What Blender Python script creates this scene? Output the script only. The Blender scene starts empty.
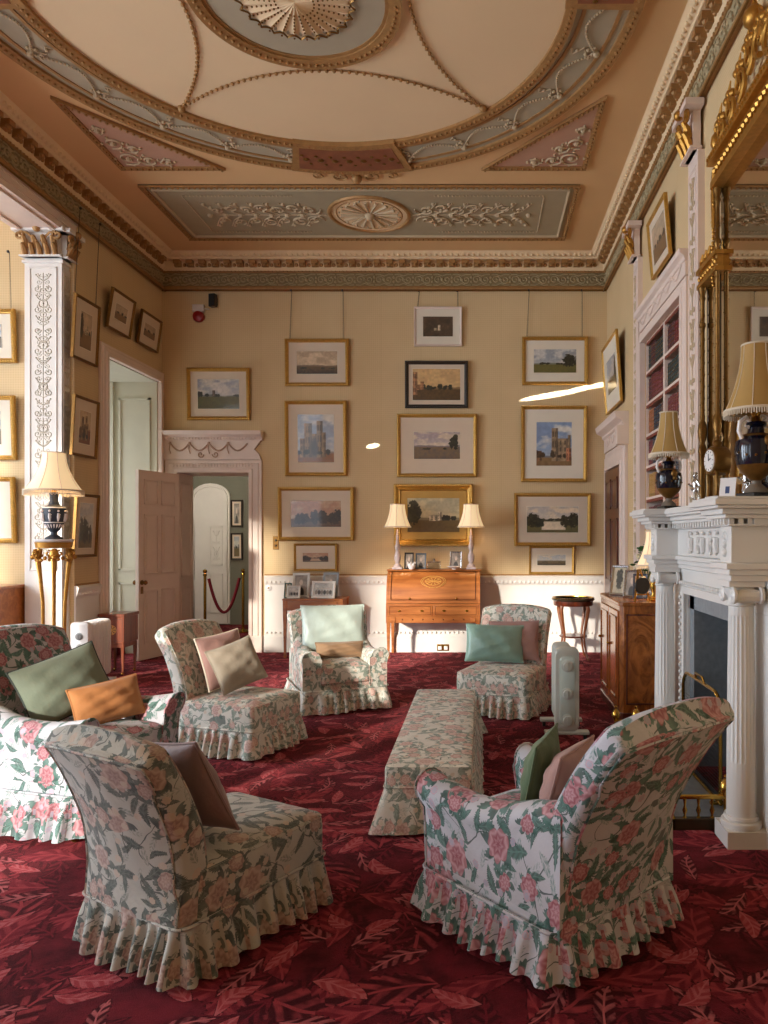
import bpy, math, random
import numpy as np
from mathutils import Vector, Matrix
PI = math.pi; TAU = 2*PI
rnd = random.Random(7)
C = bpy.context.scene.collection
F = 740.0; HX, HY, CZ = 481.0, 537.0, 1.55
def X(px, d): return (px-HX)*d/F
def Z(py, d): return CZ-(py-HY)*d/F
def lin(c):
    c = c/255.0
    return c/12.92 if c <= .04045 else ((c+.055)/1.055)**2.4
def rgb(r, g, b): return (lin(r), lin(g), lin(b), 1.0)
def R(d): return math.radians(d)

# ------------------------------------------------------------------ shader expression helpers
class S:
    def __init__(s, nt, k): s.nt, s.k = nt, k
    def _m(s, op, *a, clamp=False):
        n = s.nt.nodes.new('ShaderNodeMath'); n.operation = op; n.use_clamp = clamp
        for i, v in enumerate((s,)+a):
            if isinstance(v, S): s.nt.links.new(v.k, n.inputs[i])
            else: n.inputs[i].default_value = v
        return S(s.nt, n.outputs[0])
    def __add__(s, o): return s._m('ADD', o)
    __radd__ = __add__
    def __sub__(s, o): return s._m('SUBTRACT', o)
    def __rsub__(s, o): return (s*-1)+o
    def __mul__(s, o): return s._m('MULTIPLY', o)
    __rmul__ = __mul__
    def __truediv__(s, o): return s._m('DIVIDE', o)
    def sin(s): return s._m('SINE')
    def cos(s): return s._m('COSINE')
    def abs(s): return s._m('ABSOLUTE')
    def frac(s): return s._m('FRACT')
    def floor(s): return s._m('FLOOR')
    def lt(s, o): return s._m('LESS_THAN', o)
    def gt(s, o): return s._m('GREATER_THAN', o)
    def mn(s, o): return s._m('MINIMUM', o)
    def mx(s, o): return s._m('MAXIMUM', o)
    def at2(s, o): return s._m('ARCTAN2', o)
    def pw(s, o): return s._m('POWER', o)
    def clamp(s): return s._m('ADD', 0.0, clamp=True)
    def step(s, a, b):          # 0 below a, 1 above b
        return ((s-a)*(1.0/(b-a))).clamp()
class Mat:
    def __init__(self, name, rough=.6, metal=0.0, spec=None):
        self.m = bpy.data.materials.new(name); self.m.use_nodes = True
        self.nt = self.m.node_tree; self.b = self.nt.nodes['Principled BSDF']
        self.b.inputs['Roughness'].default_value = rough; self.b.inputs['Metallic'].default_value = metal
        if spec is not None: self.b.inputs['Specular IOR Level'].default_value = spec
    def tc(self, what='Object'):
        return S(self.nt, self.nt.nodes.new('ShaderNodeTexCoord').outputs[what])
    def sep(self, v):
        n = self.nt.nodes.new('ShaderNodeSeparateXYZ'); self.nt.links.new(v.k, n.inputs[0])
        return [S(self.nt, o) for o in n.outputs]
    def vec(self, x, y, z=0.0):
        n = self.nt.nodes.new('ShaderNodeCombineXYZ')
        for i, v in enumerate((x, y, z)):
            if isinstance(v, S): self.nt.links.new(v.k, n.inputs[i])
            else: n.inputs[i].default_value = v
        return S(self.nt, n.outputs[0])
    def noise(self, v, scale, detail=2.0, rough=.5, color=False, dist=0.0):
        n = self.nt.nodes.new('ShaderNodeTexNoise'); self.nt.links.new(v.k, n.inputs['Vector'])
        n.inputs['Scale'].default_value = scale; n.inputs['Detail'].default_value = detail
        n.inputs['Roughness'].default_value = rough; n.inputs['Distortion'].default_value = dist
        return S(self.nt, n.outputs['Color' if color else 'Fac'])
    def voro(self, v, scale, rand=1.0):
        n = self.nt.nodes.new('ShaderNodeTexVoronoi'); n.voronoi_dimensions = '2D'
        self.nt.links.new(v.k, n.inputs['Vector']); n.inputs['Scale'].default_value = scale; n.inputs['Randomness'].default_value = rand
        return S(self.nt, n.outputs['Distance']), self.sep(S(self.nt, n.outputs['Color'])), S(self.nt, n.outputs['Position'])
    def mix(self, f, a, b):
        n = self.nt.nodes.new('ShaderNodeMix'); n.data_type = 'RGBA'
        for i, v in ((0, f), (6, a), (7, b)):
            if isinstance(v, S): self.nt.links.new(v.k, n.inputs[i])
            else: n.inputs[i].default_value = v
        return S(self.nt, n.outputs[2])
    def set(self, key, v):
        if isinstance(v, S): self.nt.links.new(v.k, self.b.inputs[key])
        else: self.b.inputs[key].default_value = v
    def bump(self, h, strength=.3, dist=.01):
        n = self.nt.nodes.new('ShaderNodeBump'); n.inputs['Strength'].default_value = strength; n.inputs['Distance'].default_value = dist
        self.nt.links.new(h.k, n.inputs['Height']); self.nt.links.new(n.outputs[0], self.b.inputs['Normal'])
    # local coordinates round the nearest cell centre, in cell units, and the cell's random numbers
    def cell(self, uv, scale, off, rand=.9):
        ux, uy, _ = self.sep(uv)
        p = self.vec(ux+off[0], uy+off[1])
        d, c, pos = self.voro(p, scale, rand)
        px, py, _ = self.sep(pos)
        return (ux+off[0]-px)*scale, (uy+off[1]-py)*scale, c
    def leaf(self, uv, scale, off, L, W, prob, teeth=16.0, depth=.35):
        x, y, c = self.cell(uv, scale, off)
        a = c[0]*TAU
        ca, sa = a.cos(), a.sin()
        lx = x*ca+y*sa; ly = y*ca-x*sa
        ly = ly+(lx*lx)*((c[2]-.5)*1.6)
        t = lx*(1.0/L)
        hw = (1-t*t)*W*((lx*teeth+ly.abs()*teeth*.8).frac()*depth+(1-depth))
        m = (hw-ly.abs()).step(0.0, .012)*(c[1].lt(prob))
        return m, lx, ly, c
def plain(name, col, rough=.6, metal=0.0, vary=.12, scale=6.0, bump=0.0, spec=None, bscale=60):
    M = Mat(name, rough, metal, spec); p = M.tc()
    n = M.noise(p, scale, 4)
    dark = tuple(v*(1-vary*2) for v in col[:3])+(1,); lite = tuple(min(1, v*(1+vary)) for v in col[:3])+(1,)
    M.set('Base Color', M.mix(n, dark, lite))
    if bump: M.bump(M.noise(p, bscale, 3), bump, .004)
    return M.m
def wood(name, c1, c2, rough=.3, scale=1.0, axis=2, burl=False):
    M = Mat(name, rough); x, y, z = M.sep(M.tc())
    s = [14.0*scale]*3; s[axis] = 1.2*scale
    v = M.vec(x*s[0], y*s[1], z*s[2])
    n = M.noise(v, 1.0, 6, .6, dist=2.5 if burl else .8)
    if burl:
        n = M.noise(M.vec(x*5, y*5, z*3), 1.0, 7, .65, dist=3.0)
    M.set('Base Color', M.mix(n.step(.32, .68), c1, c2))
    M.b.inputs['Coat Weight'].default_value = .35; M.b.inputs['Coat Roughness'].default_value = .12
    return M.m
def fabric(name, col, rough=.8, sheen=.2, weave=500, vary=.08):
    M = Mat(name, rough); p = M.tc()
    n = M.noise(p, 9, 3)
    M.set('Base Color', M.mix(n, tuple(v*(1-vary*2) for v in col[:3])+(1,), tuple(min(1, v*(1+vary)) for v in col[:3])+(1,)))
    M.b.inputs['Sheen Weight'].default_value = sheen
    M.bump(M.noise(p, 14, 4), .35, .02)
    return M.m
def chintz(name, ground, leaf1, leaf2, bloom1, bloom2, small, scale=1.0, dens=.75, worn=0.0):
    M = Mat(name, .75); uv = M.tc('UV')
    nx = M.sep(M.noise(uv, 9*scale, 2, color=True))
    u, v, _ = M.sep(uv)
    uv = M.vec((u+(nx[0]-.5)*.035)*scale, (v+(nx[1]-.5)*.035)*scale)
    soft = M.noise(uv, 30, 3)
    col = M.mix(M.noise(uv, 5, 2).step(.35, .7), ground, tuple(c*.86 for c in ground[:3])+(1,))
    # thin stems
    st = (M.noise(uv, 4.5, 1)-.5).abs().lt(.006)
    col = M.mix(st*.8, col, leaf1)
    for sc, off, L, W, pr, c1, c2 in ((10.5, (3.1, 7.7), .46, .17, dens, leaf2, ground), (7.5, (11.3, 1.9), .47, .19, dens*.75, leaf1, leaf2), (9.0, (5.9, 4.2), .46, .15, dens*.9, leaf1, leaf2)):
        m, lx, ly, c = M.leaf(uv, sc, off, L, W, pr)
        shade = ((ly.abs()*38+lx*30).sin()*.5+.5)*.45+soft*.35+c[2]*.3
        lc = M.mix(shade, c1, c2)
        lc = M.mix(ly.abs().lt(.012), lc, c2)
        col = M.mix(m*.92, col, lc)
    # big blooms with a star of leaves round each
    for sc, off, pr, b1, b2, rr in ((4.4, (2.3, 9.1), .72, bloom1, bloom2, .30), (7.2, (8.4, 3.3), .42, bloom2, bloom1, .32), (14.0, (1.7, 5.2), .34, small, bloom2, .27)):
        x, y, c = M.cell(uv, sc, off, .75)
        r = (x*x+y*y).pw(.5); a = y.at2(x)+c[0]*TAU
        star = ((a*3.5).cos().abs()*.26+(a*23+r*60).sin()*.035+.17)
        sm = (star-r).step(0, .02)*(c[1].lt(pr))
        lc = M.mix(((a*5).cos()*.5+.5)*.6+soft*.4, leaf1, leaf2)
        if sc < 10: col = M.mix(sm*.9, col, lc)
        rad = rr*((a*3.5).cos().abs()*.14+(a*8.5+2).sin()*.05+.86)*(c[2]*.35+.75)
        fm = (rad-r).step(0, .02)*(c[1].lt(pr))
        petals = ((r*46+(a*3.5).cos().abs()*3.0).sin()*.5+.5)
        core = 1-(r*(1/rr)).step(.05, .75)
        fcol = M.mix((petals*.55+core*.5+soft*.25-.1).clamp(), b2, b1)
        fcol = M.mix(((rad-r).lt(.022))*.55, fcol, b1)
        col = M.mix(fm*.95, col, fcol)
    if worn:
        col = M.mix(M.noise(uv, 3.0, 3).step(.3, .75)*worn, col, ground)
    M.set('Base Color', col)
    M.b.inputs['Sheen Weight'].default_value = .15
    M.bump(M.noise(M.tc('UV'), 16, 4, .55), .35, .02)
    return M.m
def carpet():
    M = Mat('carpet_pile', .95, spec=.1); p = M.tc(); px, py, _ = M.sep(p)
    nx = M.sep(M.noise(p, 2.2, 2, color=True))
    uv = M.vec(px+(nx[0]-.5)*.16, py+(nx[1]-.5)*.16)
    pile = M.noise(p, 220, 2)
    D, MID, LT, PK = rgb(56, 10, 20), rgb(108, 27, 40), rgb(154, 58, 66), rgb(182, 98, 102)
    col = M.mix(M.noise(p, 6, 5, .65).step(.35, .62), D, MID)
    for sc, off, L, W, pr, a, b in ((3.1, (1.3, 4.4), .56, .24, .95, D, MID), (2.6, (4.6, 8.8), .56, .22, .95, MID, LT), (2.0, (7.1, 2.2), .54, .22, .85, D, LT), (3.3, (3.7, 9.3), .55, .2, .9, D, MID), (2.5, (9.9, 6.1), .55, .2, .85, MID, LT), (3.6, (6.3, 1.6), .54, .17, .7, D, PK), (4.4, (5.2, .7), .5, .2, .5, LT, PK)):
        m, lx, ly, c = M.leaf(uv, sc, off, L, W, pr, 13.0, .3)
        veins = ((ly.abs()*42-lx*34).sin()*.5+.5).step(.25, .75)
        lc = M.mix(veins*(M.noise(p, 14, 3).step(.3, .6)), a, b)
        lc = M.mix(ly.abs().lt(.013), lc, b)
        hw = (1-(lx*(1/L))*(lx*(1/L)))*W
        lc = M.mix((hw-ly.abs()).lt(.035), lc, D)
        col = M.mix(m, col, lc)
    col = M.mix(pile.step(.35, .7)*.22, col, D)
    M.set('Base Color', col)
    M.b.inputs['Sheen Weight'].default_value = .22; M.b.inputs['Sheen Tint'].default_value = rgb(226, 120, 118); M.b.inputs['Sheen Roughness'].default_value = .35
    M.bump(pile, .5, .01)
    return M.m
def wallpaper():
    M = Mat('wallpaper_cream', .7); x, y, z = M.sep(M.tc())
    h = x+y
    k = 120.0
    a = ((h+z)*k).sin(); b = ((h-z)*k).sin()
    dia = (a*b).step(-.2, .5)
    n = M.noise(M.tc(), 1.6, 4)
    c1, c2 = rgb(218, 191, 146), rgb(194, 163, 116)
    col = M.mix(dia*.4, c1, c2)
    col = M.mix(n.step(.3, .8)*.35, col, rgb(188, 158, 112))
    seam = ((h*1.85).frac()-.5).abs().gt(.494)
    col = M.mix(seam*.18, col, rgb(150, 118, 70))
    M.set('Base Color', col)
    return M.m
def emis(name, col, strength, base=None):
    M = Mat(name, .7)
    M.set('Base Color', base or col); M.set('Emission Color', col); M.b.inputs['Emission Strength'].default_value = strength
    return M.m
def vcol(name, rough=.35, coat=.6):
    M = Mat(name, rough)
    n = M.nt.nodes.new('ShaderNodeVertexColor'); n.layer_name = 'Col'
    M.nt.links.new(n.outputs['Color'], M.b.inputs['Base Color'])
    M.b.inputs['Coat Weight'].default_value = coat; M.b.inputs['Coat Roughness'].default_value = .05
    return M.m
def glassy(name, tint=(1, 1, 1, 1), f=.12):
    m = bpy.data.materials.new(name); m.use_nodes = True; nt = m.node_tree; nt.nodes.clear()
    o = nt.nodes.new('ShaderNodeOutputMaterial'); mx = nt.nodes.new('ShaderNodeMixShader'); t = nt.nodes.new('ShaderNodeBsdfTransparent'); g = nt.nodes.new('ShaderNodeBsdfGlossy')
    t.inputs[0].default_value = tint; g.inputs['Roughness'].default_value = .03; mx.inputs[0].default_value = f
    nt.links.new(t.outputs[0], mx.inputs[1]); nt.links.new(g.outputs[0], mx.inputs[2]); nt.links.new(mx.outputs[0], o.inputs[0])
    return m
WHITE = plain('white_paint', rgb(226, 220, 212), .45, vary=.04)
PINKW = plain('warm_white_paint', rgb(226, 206, 192), .5, vary=.05)
GREENW = plain('pale_green_paint', rgb(208, 204, 184), .5, vary=.04)
MARBLE = plain('white_marble', rgb(222, 220, 216), .3, vary=.06, scale=3)
GREYM = plain('grey_marble', rgb(134, 142, 148), .35, vary=.2, scale=25)
CEIL = plain('ceiling_salmon', rgb(220, 180, 128), .8, vary=.05, scale=1.5)
CEILC = plain('ceiling_centre_cream', rgb(228, 200, 158), .8, vary=.04, scale=1.5)
PINKP = plain('ceiling_pink_panel', rgb(188, 146, 120), .8, vary=.06)
OLIVE = plain('ceiling_olive_panel', rgb(166, 152, 122), .8, vary=.06)
BLUEG = plain('ceiling_blue_grey', rgb(174, 162, 136), .8, vary=.06)
FRIEZE = plain('frieze_grey_green', rgb(142, 122, 84), .75, vary=.1)
BROWNP = plain('brown_painted_panel', rgb(144, 84, 54), .6, vary=.25, scale=9)
PLASTER = plain('relief_plaster', rgb(194, 172, 138), .75, vary=.06)
FSCROLL = plain('frieze_relief', rgb(170, 152, 114), .75, vary=.06)
GILT = plain('gilding', rgb(196, 144, 66), .38, .75, vary=.2, scale=30)
GILTP = plain('gilded_moulding_paint', rgb(172, 128, 76), .55, .25, vary=.2, scale=20)
FGILT = plain('frame_gilding', rgb(196, 150, 70), .36, .6, vary=.22, scale=40)
DGILT = plain('aged_gilding', rgb(130, 92, 40), .4, .7, vary=.25, scale=40)
BRASS = plain('brass', rgb(190, 150, 70), .25, .95, vary=.1)
SILVER = plain('silver', rgb(200, 200, 200), .22, .95, vary=.15, scale=40)
BLACK = plain('black_paint', rgb(18, 16, 17), .35, vary=.1)
NAVY = plain('cobalt_glaze', rgb(12, 16, 34), .12, vary=.1)
DFRAME = plain('ebonised_frame', rgb(44, 32, 22), .35, vary=.2)
MOUNT = plain('mount_board', rgb(214, 196, 172), .7, vary=.03)
MOUNTW = plain('pale_mount_board', rgb(226, 216, 196), .7, vary=.03)
GOLDM = plain('gold_mount_board', rgb(196, 156, 82), .5, .3, vary=.1)
SATIN = wood('satinwood', rgb(140, 76, 32), rgb(188, 116, 58), .3, 1.0, 0)
WALNUT = wood('burr_walnut', rgb(96, 48, 18), rgb(184, 112, 48), .25, 1.0, 2, True)
MAHOG = wood('mahogany', rgb(58, 22, 12), rgb(116, 52, 26), .3, 1.0, 2)
ROSEW = wood('inlaid_rosewood', rgb(92, 38, 18), rgb(150, 74, 36), .3)
INLAY = plain('pale_inlay', rgb(214, 160, 84), .35, vary=.1)
DKINL = plain('dark_inlay', rgb(92, 46, 18), .35, vary=.1)
SHADEC = emis('lit_cream_lampshade', rgb(255, 220, 168), .45, rgb(226, 206, 172))
SHADEO = plain('old_gold_silk_shade', rgb(176, 140, 78), .7, vary=.08)
FRINGE = plain('cream_fringe', rgb(222, 208, 184), .9, vary=.1, scale=80)
CERAM = plain('white_ceramic', rgb(236, 230, 226), .2, vary=.04)
PORC = plain('marbled_porcelain', rgb(220, 200, 196), .2, vary=.25, scale=30)
WEDGE = plain('slate_blue_jasper', rgb(46, 54, 66), .6, vary=.1)
HEATW = plain('white_enamel', rgb(232, 228, 224), .3, vary=.03)
HEATG = plain('sage_grey_enamel', rgb(188, 190, 180), .35, vary=.04)
RUBBER = plain('dark_rubber', rgb(30, 30, 30), .6)
REDROPE = plain('crimson_rope', rgb(130, 14, 34), .8, vary=.2, scale=90)
CORRW = plain('hall_wall_paint', rgb(120, 118, 102), .75, vary=.06)
REDP = plain('red_plastic', rgb(150, 22, 22), .35)
PAINTM = vcol('watercolour', .4, .35)
GLASS = glassy('window_glass')
CRYS = glassy('clear_cut_glass', (.9, .92, .94, 1), .3)
MIRR = plain('mirror_silvering', rgb(214, 208, 196), .02, 1.0, vary=.02)
WALLP = wallpaper()
CARPET = carpet()
CH_B = chintz('chintz_vivid', rgb(192, 192, 200), rgb(14, 48, 42), rgb(84, 126, 116), rgb(142, 60, 76), rgb(200, 156, 162), rgb(146, 168, 190), 1.0, .98)
CH_A = chintz('chintz_faded', rgb(174, 171, 161), rgb(26, 36, 36), rgb(92, 102, 92), rgb(136, 102, 94), rgb(186, 162, 148), rgb(176, 164, 144), 1.05, 1.15, .1)
CH_C = chintz('chintz_pale', rgb(218, 214, 202), rgb(62, 82, 72), rgb(148, 162, 146), rgb(176, 126, 116), rgb(218, 190, 176), rgb(190, 182, 152), 1.25, 1.05, .15)
def fab(n, *c, **k): return fabric(n, rgb(*c), **k)
F_GREEN = fab('sage_velvet', 112, 122, 104); F_TAN = fab('tan_linen', 178, 118, 66); F_PINK = fab('dusty_pink_linen', 166, 128, 120); F_PINKD = fab('mauve_silk', 132, 104, 100, rough=.6)
F_BEIGE = fab('grey_beige_linen', 158, 146, 128); F_MINT = fab('mint_satin', 196, 212, 202, rough=.3); F_SATIN = fab('sea_green_satin', 132, 164, 150, rough=.28); F_MOSS = fab('moss_green_velvet', 84, 104, 72); F_BROWN = fab('brown_linen', 150, 118, 86)
# ------------------------------------------------------------------ geometry helpers
class G:
    def __init__(s): s.v = []; s.f = []; s.uv = {}
    def add(s, vs, fs, uvs=None):
        b = len(s.v); s.v += [tuple(v) for v in vs]
        for i, f in enumerate(fs):
            if uvs is not None and i < len(uvs): s.uv[len(s.f)] = {b+j: q for j, q in zip(f, uvs[i])}
            s.f.append(tuple(b+j for j in f))
        return b
    def box(s, x0, x1, y0, y1, z0, z1):
        s.add([(x, y, z) for x in (x0, x1) for y in (y0, y1) for z in (z0, z1)],
              [(0, 1, 3, 2), (4, 6, 7, 5), (0, 4, 5, 1), (2, 3, 7, 6), (0, 2, 6, 4), (1, 5, 7, 3)]); return s
    def loft(s, rings, c0=True, c1=True, closed=True, uv=None):
        n = len(rings[0]); vs = [p for r in rings for p in r]; fs = []; uvs = None
        if uv:                              # cloth coordinates: distance round the section, distance along
            m = rings[len(rings)//2]; U = [0.0]; V = [0.0]; uvs = []
            for j in range(n): U.append(U[-1]+math.dist(m[j], m[(j+1) % n]))
            for a, b in zip(rings, rings[1:]): V.append(V[-1]+sum(math.dist(p, q) for p, q in zip(a, b))/n)
            for i in range(len(rings)-1):
                for j in range(n): uvs.append(((U[j]+uv[0], V[i]+uv[1]), (U[j+1]+uv[0], V[i]+uv[1]), (U[j+1]+uv[0], V[i+1]+uv[1]), (U[j]+uv[0], V[i+1]+uv[1])))
        for i in range(len(rings)-1):
            for j in range(n if closed else n-1):
                k = (j+1) % n
                fs.append((i*n+j, i*n+k, (i+1)*n+k, (i+1)*n+j))
        if closed and c0: fs.append(tuple(range(n-1, -1, -1)))
        if closed and c1: fs.append(tuple((len(rings)-1)*n+j for j in range(n)))
        s.add(vs, fs, uvs); return s
    def lathe(s, prof, c=(0, 0, 0), seg=20, sq=1.0, axis='z', flute=0, fa=0.0):
        rings = []
        for r, h in prof:
            ring = []
            for i in range(seg):
                a = TAU*i/seg; q = r*(1-fa*abs(math.sin(a*flute/2))) if flute else r
                p = (q*math.cos(a), q*math.sin(a)*sq, h)
                if axis == 'y': p = (p[0], p[2], p[1])
                if axis == 'x': p = (-p[2], p[0], p[1])
                ring.append((c[0]+p[0], c[1]+p[1], c[2]+p[2]))
            rings.append(ring)
        return s.loft(rings)
    def tube(s, pts, r, seg=6, closed=False, cap=True):
        pts = [Vector(p) for p in pts]; n = len(pts)
        rr = r if isinstance(r, (list, tuple)) else [r]*n
        rings = []; up = None
        for i in range(n):
            a = pts[i-1] if (i or closed) else pts[0]; b = pts[(i+1) % n] if (i < n-1 or closed) else pts[-1]
            t = (b-a); t = t.normalized() if t.length > 1e-9 else Vector((0, 0, 1))
            if up is None: up = Vector((0, 0, 1)) if abs(t.z) < .9 else Vector((1, 0, 0))
            u = t.cross(up)
            if u.length < 1e-6: u = t.cross(Vector((.3, 1, .2)))
            u.normalize(); w = u.cross(t); up = w
            rings.append([tuple(pts[i]+(u*math.cos(TAU*k/seg)+w*math.sin(TAU*k/seg))*rr[i]) for k in range(seg)])
        if closed: rings.append(rings[0]); return s.loft(rings, False, False)
        return s.loft(rings, cap, cap)
    def ball(s, c, r, seg=8, st=None, sc=(1, 1, 1)):
        st = st or max(4, seg//2+1); rings = []
        for i in range(st+1):
            t = PI*i/st; q = max(math.sin(t), .02)
            rings.append([(c[0]+r*sc[0]*q*math.cos(TAU*k/seg), c[1]+r*sc[1]*q*math.sin(TAU*k/seg), c[2]-r*sc[2]*math.cos(t)) for k in range(seg)])
        return s.loft(rings)
    def prism(s, poly, h0, h1, plane='xy'):
        n = len(poly)
        def m(p, h): return {'xy': (p[0], p[1], h), 'xz': (p[0], h, p[1]), 'yz': (h, p[0], p[1])}[plane]
        s.add([m(p, h0) for p in poly]+[m(p, h1) for p in poly], [tuple(range(n-1, -1, -1)), tuple(range(n, 2*n))]+[(i, (i+1) % n, n+(i+1) % n, n+i) for i in range(n)]); return s
    def xf(s, M, b=0):
        for i in range(b, len(s.v)): s.v[i] = tuple(M @ Vector(s.v[i]))
        return s
    def mark(s): return len(s.v)
def rrect(w, l, r, n=5):
    out = []
    for cx, cy, a0 in ((w/2-r, l/2-r, 0), (-w/2+r, l/2-r, 90), (-w/2+r, -l/2+r, 180), (w/2-r, -l/2+r, 270)):
        for i in range(n+1):
            a = R(a0+90*i/n); out.append((cx+r*math.cos(a), cy+r*math.sin(a)))
    return out
def dens(poly, step):
    out = []; n = len(poly)
    for i in range(n):
        a, b = poly[i], poly[(i+1) % n]; L = math.dist(a, b); k = max(1, int(L/step))
        for j in range(k): out.append(tuple(a[q]+(b[q]-a[q])*j/k for q in range(len(a))))
    return out
def props(o, label=None, cat=None, group=None, kind=None):
    if label: o['label'] = label
    if cat: o['category'] = cat
    if group: o['group'] = group
    if kind: o['kind'] = kind
    return o
def mesh(name, g, m, smooth=True, box_uv=False, ang=38):
    me = bpy.data.meshes.new(name); me.from_pydata(g.v, [], g.f)
    me.materials.append(m)
    bmfix(me)
    if smooth:
        me.polygons.foreach_set('use_smooth', [True]*len(me.polygons)); me.set_sharp_from_angle(angle=R(ang))
    if box_uv:
        l = me.uv_layers.new(name='UVMap'); co = [v.co for v in me.vertices]
        for p in me.polygons:
            nn = p.normal; ax = max(range(3), key=lambda i: abs(nn[i]))
            pre = g.uv.get(p.index)
            for k, li in enumerate(p.loop_indices):
                q = co[me.loops[li].vertex_index]
                l.data[li].uv = (pre[me.loops[li].vertex_index] if pre is not None else (q.y+3.3, q.z+1.7) if ax == 0 else (q.x, q.z) if ax == 1 else (q.x+7.1, q.y+5.3))
    return me
import bmesh
def bmfix(me):
    b = bmesh.new(); b.from_mesh(me); bmesh.ops.recalc_face_normals(b, faces=b.faces); b.to_mesh(me); b.free()
def obj(name, g, m, parent=None, bev=0.0, smooth=True, uv=False, label=None, ang=38):
    o = bpy.data.objects.new(name, mesh(name, g, m, smooth, uv, ang)); C.objects.link(o)
    if parent is not None: o.parent = parent
    if label: o['label'] = label
    if bev:
        b = o.modifiers.new('bevel', 'BEVEL'); b.width = bev; b.segments = 2; b.limit_method = 'ANGLE'; b.angle_limit = R(40)
    return o
def struct(name, g, m, **k):
    o = obj(name, g, m, **k); o['kind'] = 'structure'; return o
def thing(name, label, cat, loc=(0, 0, 0), rz=0.0, group=None):
    o = bpy.data.objects.new(name, None); o.empty_display_size = .1; C.objects.link(o)
    o.location = loc; o.rotation_euler = (0, 0, rz); return props(o, label, cat, group)
def copy_tree(o, parent=None):
    c = o.copy(); C.objects.link(c)
    if parent is not None: c.parent = parent
    for ch in [q for q in list(o.children)]: copy_tree(ch, c)
    return c
def u_frame(g, a0, a1, zt, prof, mp, amax=None):
    """architrave round an opening: prof is a closed loop of (outward, forward); mp(a, forward, z) places it"""
    c = (lambda a: min(a, amax)) if amax else (lambda a: a)
    g.loft([[mp(a0-o, d, 0) for o, d in prof], [mp(a0-o, d, zt+o) for o, d in prof], [mp(c(a1+o), d, zt+o) for o, d in prof], [mp(c(a1+o), d, 0) for o, d in prof]])
ARCHI = lambda W: [(0, 0), (0, .06), (.045, .06), (.05, .045), (W*.72, .045), (W*.75, .035), (W, .035), (W, 0)]
# flat relief work: 2-D curves mapped on a surface
def spiral(cx, cy, r, a0, turns, s=1, n=16):
    return [(cx+r*(1-i/n*.85)*math.cos(a0+s*TAU*turns*i/n), cy+r*(1-i/n*.85)*math.sin(a0+s*TAU*turns*i/n)) for i in range(n+1)]
def relief(g, mp, pts, r, seg=4): g.tube([mp(*p) for p in pts], r, seg)
def beads(g, mp, pts, step, r, seg=5):
    acc = 0.0
    for a, b in zip(pts, pts[1:]):
        L = math.dist(a, b); t = step-acc
        while t <= L:
            g.ball(mp(a[0]+(b[0]-a[0])*t/L, a[1]+(b[1]-a[1])*t/L), r, seg, 3); t += step
        acc = (acc+L) % step
def arabesque(g, mp, w, h, r=.006, pitch=None):
    """upright ornament of rings, paired scrolls and leaf sprigs in a w x h strip"""
    pitch = pitch or w*1.5; n = max(1, int(h/pitch)); p = h/n
    for i in range(n):
        y = i*p
        relief(g, mp, [(w/2, y+.02), (w/2, y+p*.98)], r*.7)
        if i % 2 == 0:
            relief(g, mp, [(w/2+w*.2*math.cos(TAU*k/12), y+p*.5+p*.2*math.sin(TAU*k/12)) for k in range(13)], r)
            g.ball(mp(w/2, y+p*.5), r*2.2, 6, 4)
        for s in (-1, 1):
            relief(g, mp, [(w/2+s*(q[0]), y+q[1]) for q in spiral(w*.26, p*.22, w*.17, PI, 1.2, 1, 12)], r)
            relief(g, mp, [(w/2, y+p*.6), (w/2+s*w*.2, y+p*.72), (w/2+s*w*.33, y+p*.9)], r)
            g.ball(mp(w/2+s*w*.33, y+p*.9), r*2, 5, 3); g.ball(mp(w/2+s*w*.18, y+p*.84), r*1.6, 5, 3)
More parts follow.
